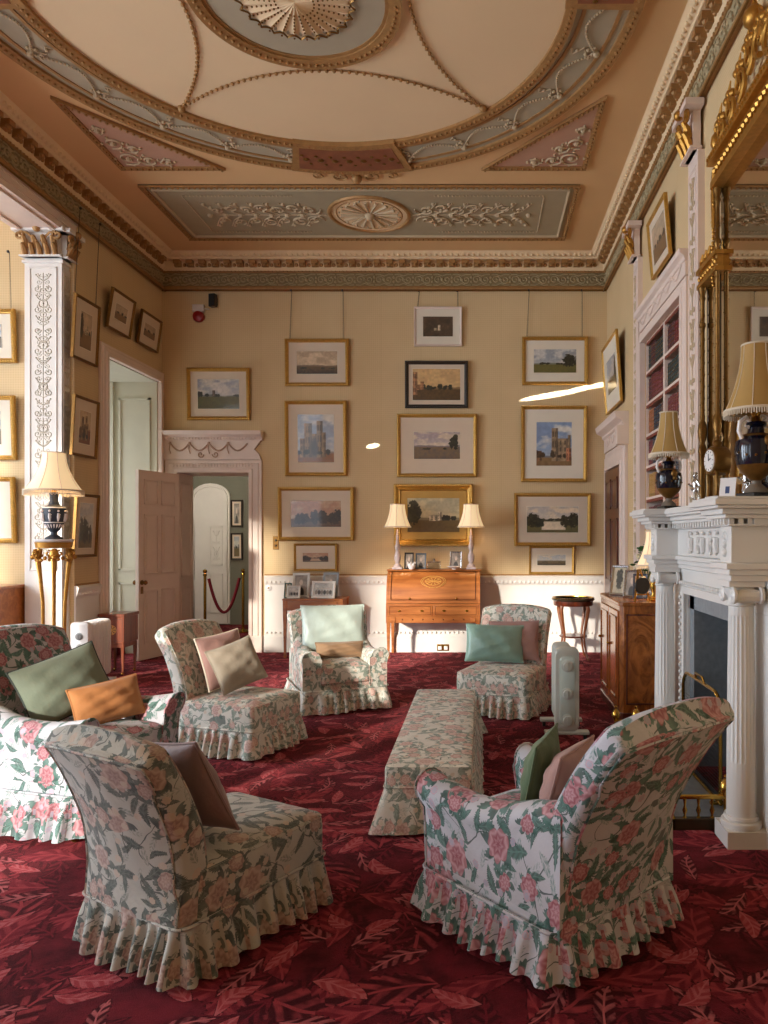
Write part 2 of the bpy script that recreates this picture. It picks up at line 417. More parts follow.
# ------------------------------------------------------------------ painted pictures (colours per vertex)
def vn(x, y, seed):
    xi = np.floor(x).astype(int); yi = np.floor(y).astype(int); fx = x-xi; fy = y-yi
    fx = fx*fx*(3-2*fx); fy = fy*fy*(3-2*fy)
    def h(a, b):
        n = (a*374761393+b*668265263+seed*974711) & 0x7fffffff
        n = ((n ^ (n >> 13))*1274126177) & 0x7fffffff
        return ((n ^ (n >> 16)) & 0xffff)/65535.0
    return (h(xi, yi)*(1-fx)+h(xi+1, yi)*fx)*(1-fy)+(h(xi, yi+1)*(1-fx)+h(xi+1, yi+1)*fx)*fy
def fbm(x, y, seed, o=4): return sum(vn(x*2**i, y*2**i, seed+i)*.5**i for i in range(o))/sum(.5**i for i in range(o))
def paint(kind, nx, ny, seed, asp, sky=((200, 196, 186), (168, 172, 178)), gr=((128, 104, 62), (84, 72, 44)), tr=(44, 42, 28), hor=.42, warm=0.0):
    u, v = np.meshgrid(np.linspace(0, 1, nx), np.linspace(0, 1, ny)); A = lambda c: np.array(c, float)
    x = u*asp; n = fbm(x*4, v*4, seed); n2 = fbm(x*14, v*14, seed+9); n3 = fbm(x*3, v*6, seed+5, 5)
    def mixm(img, m, c):
        m = np.clip(m, 0, 1)[..., None]; return img*(1-m)+A(c)*m if not isinstance(c, np.ndarray) else img*(1-m)+c*m
    cl = np.clip((n3-.42)*5, 0, 1)[..., None]
    img = A(sky[1])*(1-cl)+A(sky[0])*cl
    img = mixm(img, (hor+.3-v)*1.6, sky[0])
    hh = hor+.10*(fbm(x*2.2, v*0, seed+3)-.4)
    img = mixm(img, (hh+.04-v)*60, [a*.55+b*.45 for a, b in zip(sky[1], gr[1])])
    g = A(gr[0])*(1-n2[..., None])+A(gr[1])*n2[..., None]
    img = mixm(img, (hor-v)*40, g)
    img = mixm(img, (hor*.4-v)*3*n, gr[1])
    tc = (A(tr)*(.55+1.0*n2[..., None]))
    def tree(img, cx, base, w, h):
        e = ((u-cx)/w)**2+((v-base-h*.55)/(h*.55))**2
        m = np.maximum((1.0+(n2-.5)*1.9-e)*6, ((.012-np.abs(u-cx))*200)*(v > base)*(v < base+h*.5))
        return mixm(img, m, tc)
    rr = random.Random(seed)
    def row(img, k, lo, hi, b, hmin=.08, hmax=.2):
        for _ in range(k): img = tree(img, lo+(hi-lo)*rr.random(), b-.02, .04+.05*rr.random(), hmin+(hmax-hmin)*rr.random())
        return img
    def building(img, x0, x1, y0, y1, c, win=True):
        m = ((u > x0)*(u < x1)*(v > y0)*(v < y1)).astype(float)
        cc = A(c)*(.72+.5*n2[..., None])*(1-.28*((u-x0)/(x1-x0) > .62)[..., None])
        img = mixm(img, m, cc)
        if win:
            q = (((u-x0)/(x1-x0)*3) % 1 > .55)*(((v-y0)/(y1-y0)*3.3) % 1 > .4)*m
            img = mixm(img, q*.7, [k*.4 for k in c])
        return img
    if kind == 'land': img = row(img, 7, .05, .95, hor)
    if kind == 'moor': img = mixm(img, (hor*.7-v)*6*n2, [k*.6 for k in gr[1]]); img = row(img, 3, .1, .9, hor*.7, .04, .08)
    if kind == 'tree': img = row(img, 6, .0, 1, hor, .05, .1); img = tree(img, .84, hor-.12, .17, .5)
    if kind == 'vale': img = row(img, 3, .1, .9, hor-.1, .06, .1); img = tree(img, .9, hor-.1, .07, .55); img = tree(img, .82, hor-.1, .06, .4)
    if kind in ('castle', 'park'):
        img = row(img, 8, 0, 1, hor, .08, .16); b = (206, 190, 160) if kind == 'castle' else (196, 140, 96)
        q = .42 if kind == 'castle' else .0
        img = building(img, q, q+.2, hor-.03, hor+.14, b); img = building(img, q+.16, q+.24, hor-.02, hor+.24, b)
        if kind == 'park': img = building(img, 0, .1, hor-.2, .9, b); img = row(img, 4, .3, .9, hor-.02, .1, .2)
        else: img = tree(img, .12, hor-.14, .14, .62); img = tree(img, .04, hor-.1, .1, .5)
    if kind == 'smoke':
        for _ in range(4): img = mixm(img, (.18-np.hypot((u-.35-.4*rr.random())*1.2, v-.55-.2*rr.random())+n2*.1)*5, (206, 196, 184))
        img = row(img, 9, 0, 1, hor, .08, .18); img = building(img, .35, .42, hor, hor+.2, (120, 100, 84), False)
    if kind == 'lake':
        img = mixm(img, (hor-.02-v)*30*((np.abs(u-.52) < .2+.1*(hor-v))*(v > .1)), sky[0])
        img = row(img, 10, 0, 1, hor, .06, .12)
        for cx, w, h in ((.1, .14, .5), (.24, .1, .36), (.9, .13, .48), (.74, .09, .42)): img = tree(img, cx, hor-.26, w, h)
    if kind == 'wood':
        for _ in range(16): img = tree(img, rr.random(), hor-.22+.1*rr.random(), .09, .3+.2*rr.random())
    if kind == 'ruin':
        for x0, x1, y1 in ((.18, .4, .82), (.4, .52, .6), (.52, .7, .86), (.66, .78, .62), (.06, .2, .5)): img = building(img, x0, x1, .1, y1, (150, 120, 84))
        img = mixm(img, (.12-np.hypot(u-.46, (v-.3)*.5))*20, (70, 56, 40)); img = row(img, 5, .0, 1, .18, .06, .14)
    if kind == 'minster':
        for x0, x1, y1 in ((.42, .62, .86), (.6, .96, .62), (.88, .97, .7)): img = building(img, x0, x1, .1, y1, (156, 132, 104))
        img = building(img, .0, .16, .1, .34, (150, 110, 80)); img = building(img, .84, 1, .1, .4, (184, 120, 86)); img = row(img, 7, .0, 1, .2, .05, .16)
    if kind == 'engr':
        img = A((86, 68, 50))*(.6+.7*n[..., None]); img = building(img, .5, .58, .3, .58, (206, 188, 156), False); img = building(img, .36, .5, .3, .42, (170, 150, 120), False)
    if kind == 'photo':
        img = A((150, 140, 130))*(.7+.6*n[..., None]); img = mixm(img, (.16-np.hypot(u-.5, (v-.62)))*30, (206, 186, 168)); img = mixm(img, (.3-np.hypot((u-.5)*1.1, (v-.12)))*20, (60, 56, 54))
    if kind == 'group':
        img = A((190, 186, 178))*(.7+.5*n[..., None])
        for k in range(6):
            cx = .12+.15*k; img = mixm(img, (.1-np.hypot((u-cx)*1.2, (v-.3)*.5))*40, (50, 48, 46) if k % 2 else (120, 110, 100)); img = mixm(img, (.045-np.hypot(u-cx, v-.6))*60, (200, 180, 160))
    if kind == 'vase': img = A((196, 180, 150))*(.85+.2*n[..., None]); img = tree(img, .5, .1, .26, .8)
    if warm: img = img*(1-warm)+A((170, 130, 90))*warm
    return np.clip(img*(.9+.2*n2[..., None]), 6, 245)
def painted(name, w, h, kind, seed, parent, nx=None, y=0.0, **k):
    """a picture surface in the local x-z plane facing -y, centred at x=0 with its foot at z=-h/2"""
    asp = w/h; ny = 34 if nx else 64; nx = nx or min(96, max(30, int(64*asp)))
    im = paint(kind, nx, ny, seed, asp, **k)
    g = G(); g.add([((i/(nx-1)-.5)*w, y, (j/(ny-1)-.5)*h) for j in range(ny) for i in range(nx)], [(j*nx+i, j*nx+i+1, (j+1)*nx+i+1, (j+1)*nx+i) for j in range(ny-1) for i in range(nx-1)])
    me = bpy.data.meshes.new(name); me.from_pydata(g.v, [], g.f); me.materials.append(PAINTM)
    a = me.color_attributes.new('Col', 'FLOAT_COLOR', 'POINT'); c = im.reshape(-1, 3)/255.0
    c = np.where(c <= .04045, c/12.92, ((c+.055)/1.055)**2.4); a.data.foreach_set('color', np.concatenate([c, np.ones((len(c), 1))], 1).astype(np.float32).ravel())
    o = bpy.data.objects.new(name, me); C.objects.link(o); o.parent = parent
    return o
def frame_g(w, h, prof):
    """mitred frame round the w x h rectangle in x-z; prof is (inset, forward) pairs"""
    g = G(); g.loft([[(sx*(w/2-i), -d, sz*(h/2-i)) for i, d in prof] for sx, sz in ((-1, -1), (1, -1), (1, 1), (-1, 1), (-1, -1))], False, False, closed=False)
    return g
# ------------------------------------------------------------------ the room
XL, XR, YB, YF, ZC = -4.31, 1.70, 10.0, -1.2, 5.33
XB = -7.9                                           # outer wall of the bay
g = G(); g.box(XB-.4, 2.3, YF-.3, YB+.5, -.12, 0); g.box(-6.2, -2.4, YB+.5, 13.4, -.12, 0)
struct('floor', g, CARPET, smooth=False)
DX0, DX1, DZ = -4.09, -3.12, 2.42                   # doorway in the back wall
g = G().box(XL-.6, DX0, YB, YB+.5, 0, 5.5).box(DX0, DX1, YB, YB+.5, DZ, 5.5).box(DX1, XR+.4, YB, YB+.5, 0, 5.5)
struct('wall_back', g, WALLP, smooth=False)
WY0, WY1, WZ = 8.47, 9.86, 3.62                     # embrasure in the left wall
g = G().box(XL-.5, XL, 7.84, WY0, 0, 5.5).box(XL-.5, XL, WY0, WY1, WZ, 5.5).box(XL-.5, XL, WY1, YB, 0, 5.5)
g.box(XL-.5, XL, YF, 7.84, 4.9, 5.5)
struct('wall_left', g, WALLP, smooth=False)
# right wall with niche for books, fireplace mouth and door recess
NY0, NY1, NZ0, NZ1 = 6.13, 7.67, 1.62, 3.56
FY0, FY1, FZ = 4.02, 5.10, 1.16
g = G().box(XR, XR+.4, YF, FY0, 0, 5.5).box(XR, XR+.4, FY0, FY1, FZ, 5.5).box(XR, XR+.4, FY1, NY0, 0, 5.5)
g.box(XR, XR+.4, NY0, NY1, 0, NZ0).box(XR, XR+.4, NY0, NY1, NZ1, 5.5).box(XR, XR+.4, NY1, YB, 0, 5.5).box(XR+.36, XR+.4, NY0, NY1, NZ0, NZ1)
struct('wall_right', g, WALLP, smooth=False)
FW = [(-7.7, -6.3), (-6.1, -4.55)]; BZ0, BZ1 = .5, 4.55
g = G().box(XB-.3, XR+.4, YF-.3, YF, 0, BZ0).box(XB-.3, XR+.4, YF-.3, YF, BZ1, 5.5); e = [XB-.3]+[q for w in FW for q in w]+[XR+.4]
for i in range(0, 6, 2): g.box(e[i], e[i+1], YF-.3, YF, BZ0, BZ1)
struct('wall_front', g, WALLP, smooth=False)
# bay: its far wall faces the room, its outer wall carries the tall windows
struct('wall_bay', G().box(XB-.3, XL-.45, 7.86, 8.1, 0, 5.0), WALLP, smooth=False)
BW = [(-.1, 1.5), (2.15, 3.75), (4.4, 6.0)]
g = G().box(XB-.3, XB, YF, 8.1, 0, BZ0).box(XB-.3, XB, YF, 8.1, BZ1, 5.0)
e = [YF]+[q for w in BW for q in w]+[8.1]
for i in range(0, len(e), 2): g.box(XB-.3, XB, e[i], e[i+1], BZ0, BZ1)
struct('wall_outer', g, WALLP, smooth=False)
struct('ceiling_bay', G().box(XB-.3, XL-.5, YF, 8.1, 4.95, 5.1), CEIL, smooth=False)
def sash(name, x, y0, y1, z0, z1, nx=3, nz=5, m=WHITE, turn=False):
    g = G()
    for a, b, c, d in ((y0, y1, z0, z0+.07), (y0, y1, z1-.07, z1), (y0, y0+.07, z0, z1), (y1-.07, y1, z0, z1), (y0, y1, (z0+z1)/2-.03, (z0+z1)/2+.03)): g.box(x-.05, x+.03, a, b, c, d)
    w = struct(name, g, m, smooth=False)
    if turn: w.rotation_euler = (0, 0, PI/2)
    b = G()
    for i in range(1, nx): y = y0+(y1-y0)*i/nx; b.box(x-.02, x+.01, y-.013, y+.013, z0, z1)
    for i in range(1, nz): z = z0+(z1-z0)*i/nz; b.box(x-.02, x+.01, y0, y1, z-.013, z+.013)
    obj('glazing_bars', b, m, w, smooth=False)
    obj('glass', G().box(x-.012, x-.008, y0+.03, y1-.03, z0+.03, z1-.03), GLASS, w, smooth=False)
for i, (a, b) in enumerate(FW): sash('window_%d' % (i+5), YF-.15, -b, -a, BZ0, BZ1, turn=True)
for i, (a, b) in enumerate(BW): sash('window_%d' % (i+1), XB-.15, a, b, BZ0, BZ1)
# embrasure of the left wall: panelled reveals and its own window
def panel_x(g, x0, x1, z0, z1, y, d=-.012, w=.035):  # raised moulding round a panel on a face that looks along y
    g.add([(0, 0, 0)], []); s = 1 if d > 0 else -1
    for a, b, c, e2 in ((x0, x1, z0, z0+w), (x0, x1, z1-w, z1), (x0, x0+w, z0, z1), (x1-w, x1, z0, z1)): g.box(a, b, min(y, y+d), max(y, y+d), c, e2)
def panel_y(g, y0, y1, z0, z1, x, d=.012, w=.035):
    for a, b, c, e2 in ((y0, y1, z0, z0+w), (y0, y1, z1-w, z1), (y0, y0+w, z0, z1), (y1-w, y1, z0, z1)): g.box(min(x, x+d), max(x, x+d), a, b, c, e2)
XE = -5.5
g = G().box(XE-.3, XL-.002, WY1-.012, WY1+.12, 0, WZ+.1).box(XE-.3, XL-.002, WY0-.12, WY0+.012, 0, WZ+.1).box(XE-.3, XL-.002, WY0+.012, WY1-.012, WZ-.012, WZ+.1)
for x0, x1 in ((-4.82, -4.40), (-5.34, -5.0)):
    for z0, z1 in ((.25, .95), (1.1, 3.4)): panel_x(g, x0, x1, z0, z1, WY1-.012, -.018, .03)
g.box(-4.96, -4.88, WY1-.05, WY1-.011, 0, WZ-.013)
struct('window_reveal', g, GREENW, smooth=False)
g = G().box(XE-.3, XE, WY0, WY1, 0, .5).box(XE-.3, XE, WY0, WY1, 3.3, WZ)
struct('wall_embrasure', g, GREENW, smooth=False)
sash('window_4', XE-.1, WY0+.1, WY1-.1, .5, 3.3, 3, 6)
struct('floor_step', G().box(XE, XL-.45, WY0, WY1, 0, .13), CARPET, smooth=False)
g = G()
u_frame(g, WY0+.004, WY1-.004, WZ-.004, ARCHI(.14), lambda a, d, z: (XL+d, a, z), 9.985)
struct('window_frame', g, PINKW, smooth=False, bev=.006)
# hall beyond the door
HYB = 13.1
struct('wall_hall', G().box(-6.2, -2.4, HYB, HYB+.2, 0, 3.6).box(-6.3, -6.2, YB+.5, HYB, 0, 3.6).box(-2.4, -2.3, YB+.5, HYB, 0, 3.6), CORRW, smooth=False)
struct('ceiling_hall', G().box(-6.3, -2.3, YB+.5, HYB+.2, 2.95, 3.1), CORRW, smooth=False)
x0, x1 = X(203, HYB), X(226, HYB); mid = (x0+x1)/2-.12
g = G(); cx, hw = X(211, HYB), .34
def arch(hw, zt, n=10): return [(cx-hw, .02), (cx+hw, .02)]+[(cx+hw*math.cos(PI*i/n), zt-hw*.7+hw*.7*math.sin(PI*i/n)) for i in range(n+1)]
g.prism(arch(hw, 2.5), HYB-.03, HYB, 'xz')
for k, (hw2, z0, z1) in enumerate(((.16, .2, .9), (.16, 1.05, 1.75))): panel_x(g, cx-.02, cx+.22, z0, z1, HYB-.03, -.015, .03)
ring = arch(hw-.05, 2.45); g.tube([(p[0], HYB-.035, p[1]) for p in ring], .02, 5, True)
arabesque(g, lambda u, v: (cx+.02+u, HYB-.035, 1.1+v), .17, .58, .006)
struct('door_3', g, WHITE)
# ceiling field and its ornament
ceil = struct('ceiling', G().box(XL-.1, XR+.1, YF-.1, YB+.1, ZC, ZC+.15), CEIL, smooth=False)
RX, RY = -1.305, 5.17
def cring(r0, r1, z0, z1, seg=96, a0=0.0, a1=TAU):
    g = G(); n = max(4, int(seg*(a1-a0)/TAU)); full = a1-a0 > TAU-.01
    g.loft([[(RX+r*math.cos(a0+(a1-a0)*i/n), RY+r*math.sin(a0+(a1-a0)*i/n), z) for r, z in ((r0, ZC), (r0, z0), (r1, z1), (r1, ZC))] for i in range(n+1)], not full, not full); return g
def cp(r, a, dz=0.0): return (RX+r*math.cos(a), RY+r*math.sin(a), ZC-dz)
mpc = lambda dz: (lambda x, y: (x, y, ZC-dz))
obj('centre_field', cring(.7, 1.96, ZC-.006, ZC-.006), CEILC, ceil)
obj('blue_ring', cring(1.96, 2.4, ZC-.008, ZC-.008), BLUEG, ceil)
for nm, r, w in (('ring_moulding', 2.41, .038), ('ring_moulding', 1.95, .038), ('ring_moulding', 2.31, .014), ('ring_moulding', 2.05, .014), ('ring_moulding', .70, .045), ('ring_moulding', .645, .016)):
    g = cring(r-w, r+w, ZC-.03 if w > .03 else ZC-.016, ZC-.045 if w > .03 else ZC-.016)
    if w > .03: beads(g, mpc(.042), [(cp(r, TAU*k/120)[0], cp(r, TAU*k/120)[1]) for k in range(121)], .055, .016)
    obj(nm, g, GILTP, ceil)
obj('centre_roundel', cring(.001, .64, ZC-.01, ZC-.01), BLUEG, ceil)
g = G(); n = 26; rings = []
for q, dz in ((.0, .05), (.25, .05), (.7, .035), (.95, .03), (1.0, .012)):
    rings.append([cp(max(.002, .42*q*(1-.09*abs(math.sin(a*n/2))*(q > .8))), a, dz-.022*abs(math.cos(a*n/2))*min(1, q*2)*(q < 1)) for a in [TAU*i/(n*8) for i in range(n*8)]])
g.loft(rings, False, False); obj('fluted_shell', g, CEILC, ceil)
g = G()
for i in range(n):
    a = TAU*(i+.5)/n; beads(g, lambda x, y: cp(x, a, .05), [(.1, 0), (.38, 0)], .035, .008)
    g.tube([cp(.42*(1-.09*abs(math.sin(b*n/2))), b, .025) for b in [TAU*(i+k/6)/n for k in range(7)]], .008, 4)
obj('shell_beading', g, DGILT, ceil)
# swagged garlands in the ring, bead chains across the field
g = G(); ns = 24
for i in range(ns):
    a0, a1 = TAU*i/ns, TAU*(i+1)/ns
    pts = [(2.27-.17*math.sin(PI*t/8), a0+(a1-a0)*t/8) for t in range(9)]
    xy = [cp(r, a)[:2] for r, a in pts]; beads(g, mpc(.022), xy, .028, .012)
    for dr, da, rr in ((2.28, 0, .03), (2.20, .012, .016), (2.20, -.012, .016), (2.12, 0, .014), (2.24, .03, .014), (2.24, -.03, .014)): g.ball(cp(dr, a0+da, .02), rr, 6, 4)
    relief(g, mpc(.02), [cp(2.25-.03*k, a0+.02*math.sin(k*1.6))[:2] for k in range(7)], .006)
obj('garland', g, PLASTER, ceil)
g = G()
for k in range(4):
    a = PI/4+k*PI/2
    A0, A1, M0 = cp(1.86, a), cp(1.86, a+PI/2), cp(.80, a+PI/4)
    pts = [(A0[0]*(1-t)**2+2*t*(1-t)*(2*M0[0]-.5*(A0[0]+A1[0]))+A1[0]*t*t, A0[1]*(1-t)**2+2*t*(1-t)*(2*M0[1]-.5*(A0[1]+A1[1]))+A1[1]*t*t) for t in [i/24 for i in range(25)]]
    beads(g, mpc(.02), pts, .06, .017); relief(g, mpc(.014), pts, .006); g.ball(cp(1.87, a, .02), .035, 8, 5)
obj('husk_chain', g, GILTP, ceil)
for k, ((a0, a1), nm) in enumerate((((PI/2-.255, PI/2+.255), 'end_tablet'), ((-.30, .03), 'side_tablet'), ((PI-.03, PI+.30), 'side_tablet'))):
    p = obj(nm, cring(1.90, 2.45, ZC-.05, ZC-.05, 96, a0, a1), GILTP, ceil)
    obj('painted_inset', cring(1.98, 2.37, ZC-.054, ZC-.054, 96, a0+.03, a1-.03), BROWNP, p)
    g = G()
    for i in range(7):
        a = a0+.06+(a1-a0-.12)*i/6
        g.ball(cp(2.17, a, .056), .035, 6, 4, (1, 1, .4)); g.ball(cp(2.1, a+.02, .056), .022, 6, 4, (1, 1, .4)); g.ball(cp(2.25, a-.02, .056), .018, 6, 4, (1, 1, .4))
    obj('frieze_figures', g, DGILT, p)
g = G()
for s in (-1, 1):
    relief(g, mpc(.02), [(RX+s*q[0], q[1]) for q in spiral(.15, 7.72, .1, -PI/2, 1.3)], .012); relief(g, mpc(.02), [(RX+s*q[0], q[1]) for q in spiral(.38, 7.70, .07, -PI/2, 1.3)], .01)
g.ball((RX, 7.76, ZC-.02), .06, 8, 5); obj('tablet_scroll', g, GILTP, ceil)
def flat_frame(name, poly, w, m, par, bead=True):
    n = len(poly); g = G(); c = (sum(p[0] for p in poly)/n, sum(p[1] for p in poly)/n)
    for i in range(n):
        a, b = poly[i], poly[(i+1) % n]; L = math.dist(a, b); ux, uy = (b[0]-a[0])/L, (b[1]-a[1])/L
        nx, ny = -uy, ux
        if (c[0]-a[0])*nx+(c[1]-a[1])*ny < 0: nx, ny = -nx, -ny
        g.add([(a[0], a[1], ZC), (b[0], b[1], ZC), (b[0]-ux*w+nx*w, b[1]-uy*w+ny*w, ZC), (a[0]+ux*w+nx*w, a[1]+uy*w+ny*w, ZC)]+
              [(a[0], a[1], ZC-.03), (b[0], b[1], ZC-.03), (b[0]-ux*w+nx*w, b[1]-uy*w+ny*w, ZC-.018), (a[0]+ux*w+nx*w, a[1]+uy*w+ny*w, ZC-.018)],
              [(0, 1, 2, 3), (4, 5, 6, 7), (0, 1, 5, 4), (2, 3, 7, 6), (1, 2, 6, 5), (0, 3, 7, 4)])
        if bead: beads(g, mpc(.03), [(a[0]+nx*w*.5, a[1]+ny*w*.5), (b[0]+nx*w*.5, b[1]+ny*w*.5)], .06, .016)
    return obj(name, g, m, par)
for s in (-1, 1):
    tri = [(RX+s*2.38, 7.58), (RX+s*2.38, 6.33), (RX+s*1.31, 7.58)]
    g = G().prism(tri, ZC-.008, ZC, 'xy'); p = obj('triangle_panel', g, PINKP, ceil); flat_frame('triangle_moulding', tri, .05, GILTP, p)
    g = G()
    for (cx, cy, r) in ((2.2, 7.36, .13), (2.02, 7.4, .1), (2.22, 7.08, .1), (1.84, 7.44, .07), (2.25, 6.85, .06), (2.08, 7.18, .08)):
        relief(g, mpc(.016), [(RX+s*q[0], q[1]) for q in spiral(cx, cy, r, 1.0*cx*9, 1.4)], .011)
        g.ball((RX+s*cx, cy, ZC-.016), .028, 6, 4)
        for k in range(4): g.ball((RX+s*(cx+r*math.cos(k*1.6)), cy+r*math.sin(k*1.6), ZC-.014), .017, 5, 3)
    obj('acanthus_scroll', g, PLASTER, p)
x0, x1, y0, y1 = -3.68, 1.065, 7.93, 9.37
p = obj('long_panel', G().box(x0, x1, y0, y1, ZC-.008, ZC), OLIVE, ceil, smooth=False)
flat_frame('panel_moulding', [(x0, y0), (x1, y0), (x1, y1), (x0, y1)], .055, GILTP, p)
flat_frame('panel_moulding', [(x0+.1, y0+.1), (x1-.1, y0+.1), (x1-.1, y1-.1), (x0+.1, y1-.1)], .02, PLASTER, p, False)
g = G(); MY = 8.65
for s in (-1, 1):
    for y in (y0+.24, y1-.24): beads(g, mpc(.016), [(RX+s*.75, y), (RX+s*2.0, y)], .04, .011)
    beads(g, mpc(.016), [(RX+s*2.0, y0+.24), (RX+s*2.0, y1-.24)], .04, .011)
    for j, xc in enumerate((.66, .84, 1.02, 1.2, 1.38, 1.56, 1.74)):
        for t in (-1, 1):
            relief(g, mpc(.016), [(RX+s*q[0], MY+t*(q[1])) for q in spiral(xc, .13+.05*(j % 2), .12-.008*j, 3.0+j, 1.25)], .010)
            relief(g, mpc(.016), [(RX+s*(xc-.1), MY), (RX+s*(xc+.05), MY+t*.12), (RX+s*(xc+.14), MY+t*.3)], .008)
            for q in range(3): g.ball((RX+s*(xc+.05*q), MY+t*(.1+.09*q), ZC-.015), .022, 6, 4)
        g.ball((RX+s*(xc+.12), MY, ZC-.016), .034, 6, 4)
    relief(g, mpc(.014), [(RX+s*.5, MY), (RX+s*1.75, MY)], .007)
obj('arabesque_relief', g, PLASTER, p)
g = G()
for r, w in ((.46, .04), (.38, .012)): g.tube([(RX+r*math.cos(TAU*i/48), MY+r*math.sin(TAU*i/48), ZC-.012) for i in range(48)], w*.6, 6, True)
med = obj('roundel_moulding', g, GILTP, p)
g = G(); g.lathe([(.0, ZC-.012), (.44, ZC-.012), (.44, ZC)], (RX, MY, 0), 40); obj('roundel', g, CEILC, p)
g = G()
for i in range(16):
    a = TAU*i/16; g.tube([(RX+r*math.cos(a), MY+r*math.sin(a), ZC-.02) for r in (.07, .2, .33)], [.008, .014, .022], 5); g.ball((RX+.35*math.cos(a+.2), MY+.35*math.sin(a+.2), ZC-.014), .018, 5, 3)
g.ball((RX, MY, ZC-.02), .06, 10, 5); obj('roundel_rosette', g, PLASTER, p)
# entablature round the room
def sweep(g, prof, p0, p1, n, m0=True, m1=True):
    d = Vector((p1[0]-p0[0], p1[1]-p0[1])); L = d.length; d /= L
    def pt(t, off, z, mit): return (p0[0]+d.x*(t+(off if mit == 1 else -off if mit == 2 else 0))+n[0]*off, p0[1]+d.y*(t+(off if mit == 1 else -off if mit == 2 else 0))+n[1]*off, z)
    g.loft([[pt(0, o, z, 1 if m0 else 0) for o, z in prof], [pt(L, o, z, 2 if m1 else 0) for o, z in prof]])
def cornice(name, p0, p1, n, m0, m1):
    d = Vector((p1[0]-p0[0], p1[1]-p0[1])); L = d.length; d /= L
    P = lambda t, o, z: (p0[0]+d.x*t+n[0]*o, p0[1]+d.y*t+n[1]*o, z)
    g = G(); sweep(g, [(0, 5.13), (.05, 5.13), (.06, 5.16), (.07, 5.25), (.16, 5.25), (.17, 5.27), (.2, 5.285), (.235, 5.325), (.25, 5.335), (0, 5.335)], p0, p1, n, m0, m1)
    top = struct(name, g, CEILC, smooth=False)
    g = G(); sweep(g, [(0, 4.88), (.045, 4.88), (.055, 4.9), (.045, 4.925), (0, 4.93)], p0, p1, n, m0, m1); sweep(g, [(0, 5.105), (.04, 5.105), (.05, 5.12), (.04, 5.135), (0, 5.135)], p0, p1, n, m0, m1)
    k = int(L/.05)
    for i in range(k): g.ball(P(.05+i*.05, .046, 5.12), .014, 5, 3)
    obj('gilded_rail', g, GILTP, top)
    g = G(); sweep(g, [(0, 4.925), (.025, 4.925), (.025, 5.11), (0, 5.11)], p0, p1, n, m0, m1); obj('frieze_band', g, FRIEZE, top, smooth=False)
    g = G(); k = int(L/.26)
    for i in range(k):
        t = (i+.5)*L/k; mp = lambda u, v: P(t+u, .03, 5.018+v)
        for s in (-1, 1): relief(g, mp, [(s*q[0], q[1]*s) for q in spiral(.06, 0, .058, PI, 1.3, 1, 14)], .010)
        g.ball(mp(0, 0), .026, 6, 4); g.ball(mp(L/k/2, .03), .02, 6, 4); g.ball(mp(L/k/2, -.03), .02, 6, 4); relief(g, mp, [(-.12, .07), (-.06, .075), (0, .05), (.06, .075), (.12, .07)], .008); relief(g, mp, [(-.12, -.07), (-.06, -.075), (0, -.05), (.06, -.075), (.12, -.07)], .008)
    obj('frieze_scrolls', g, FSCROLL, top)
    g = G(); k = int(L/.165)
    for i in range(k):
        t = (i+.5)*L/k; w = .042
        if m0 and t < .16 or m1 and t > L-.16: continue
        b = g.mark()
        for a0, a1, c0, c1 in ((.06, .15, 5.2, 5.248), (.06, .11, 5.17, 5.2)):
            g.add([P(t+u, o, z) for u in (-w, w) for o in (a0, a1) for z in (c0, c1)], [(0, 1, 3, 2), (4, 6, 7, 5), (0, 4, 5, 1), (2, 3, 7, 6), (0, 2, 6, 4), (1, 5, 7, 3)])
        g.ball(P(t, .11, 5.195), .03, 6, 4); g.ball(P(t+.08, .065, 5.2), .026, 6, 4)
    obj('modillions', g, GILTP if name != 'trim_9' else CEILC, top)
    g = G(); k = int(L/.07)
    for i in range(k): g.ball(P((i+.5)*L/k, .2, 5.29), .022, 6, 4, (1, 1, 1.2))
    obj('egg_moulding', g, CEILC, top)
    g = G(); g.tube([P(.02, .05, 4.865), P(L-.02, .05, 4.865)], .011, 6)
    obj('picture_rail', g, DGILT, top)
    return top
cornice('trim_1', (XL, YB), (XR, YB), (0, -1), True, True)
cornice('trim_2', (XL, YF), (XL, YB), (1, 0), False, True)
cornice('trim_3', (XR, YF), (XR, YB), (-1, 0), False, True)
# beam over the bay opening: three fasciae and a panelled soffit
g = G()
for d, z0, z1 in ((.0, 4.72, 4.78), (.012, 4.78, 4.84), (.026, 4.84, 4.89)): g.box(XL-.5, XL+d, YF, 7.86, z0, z1)
g.box(XL-.44, XL-.40, .3, 7.6, 4.70, 4.72).box(XL-.10, XL-.06, .3, 7.6, 4.70, 4.72)
struct('trim_4', g, PINKW, smooth=False)
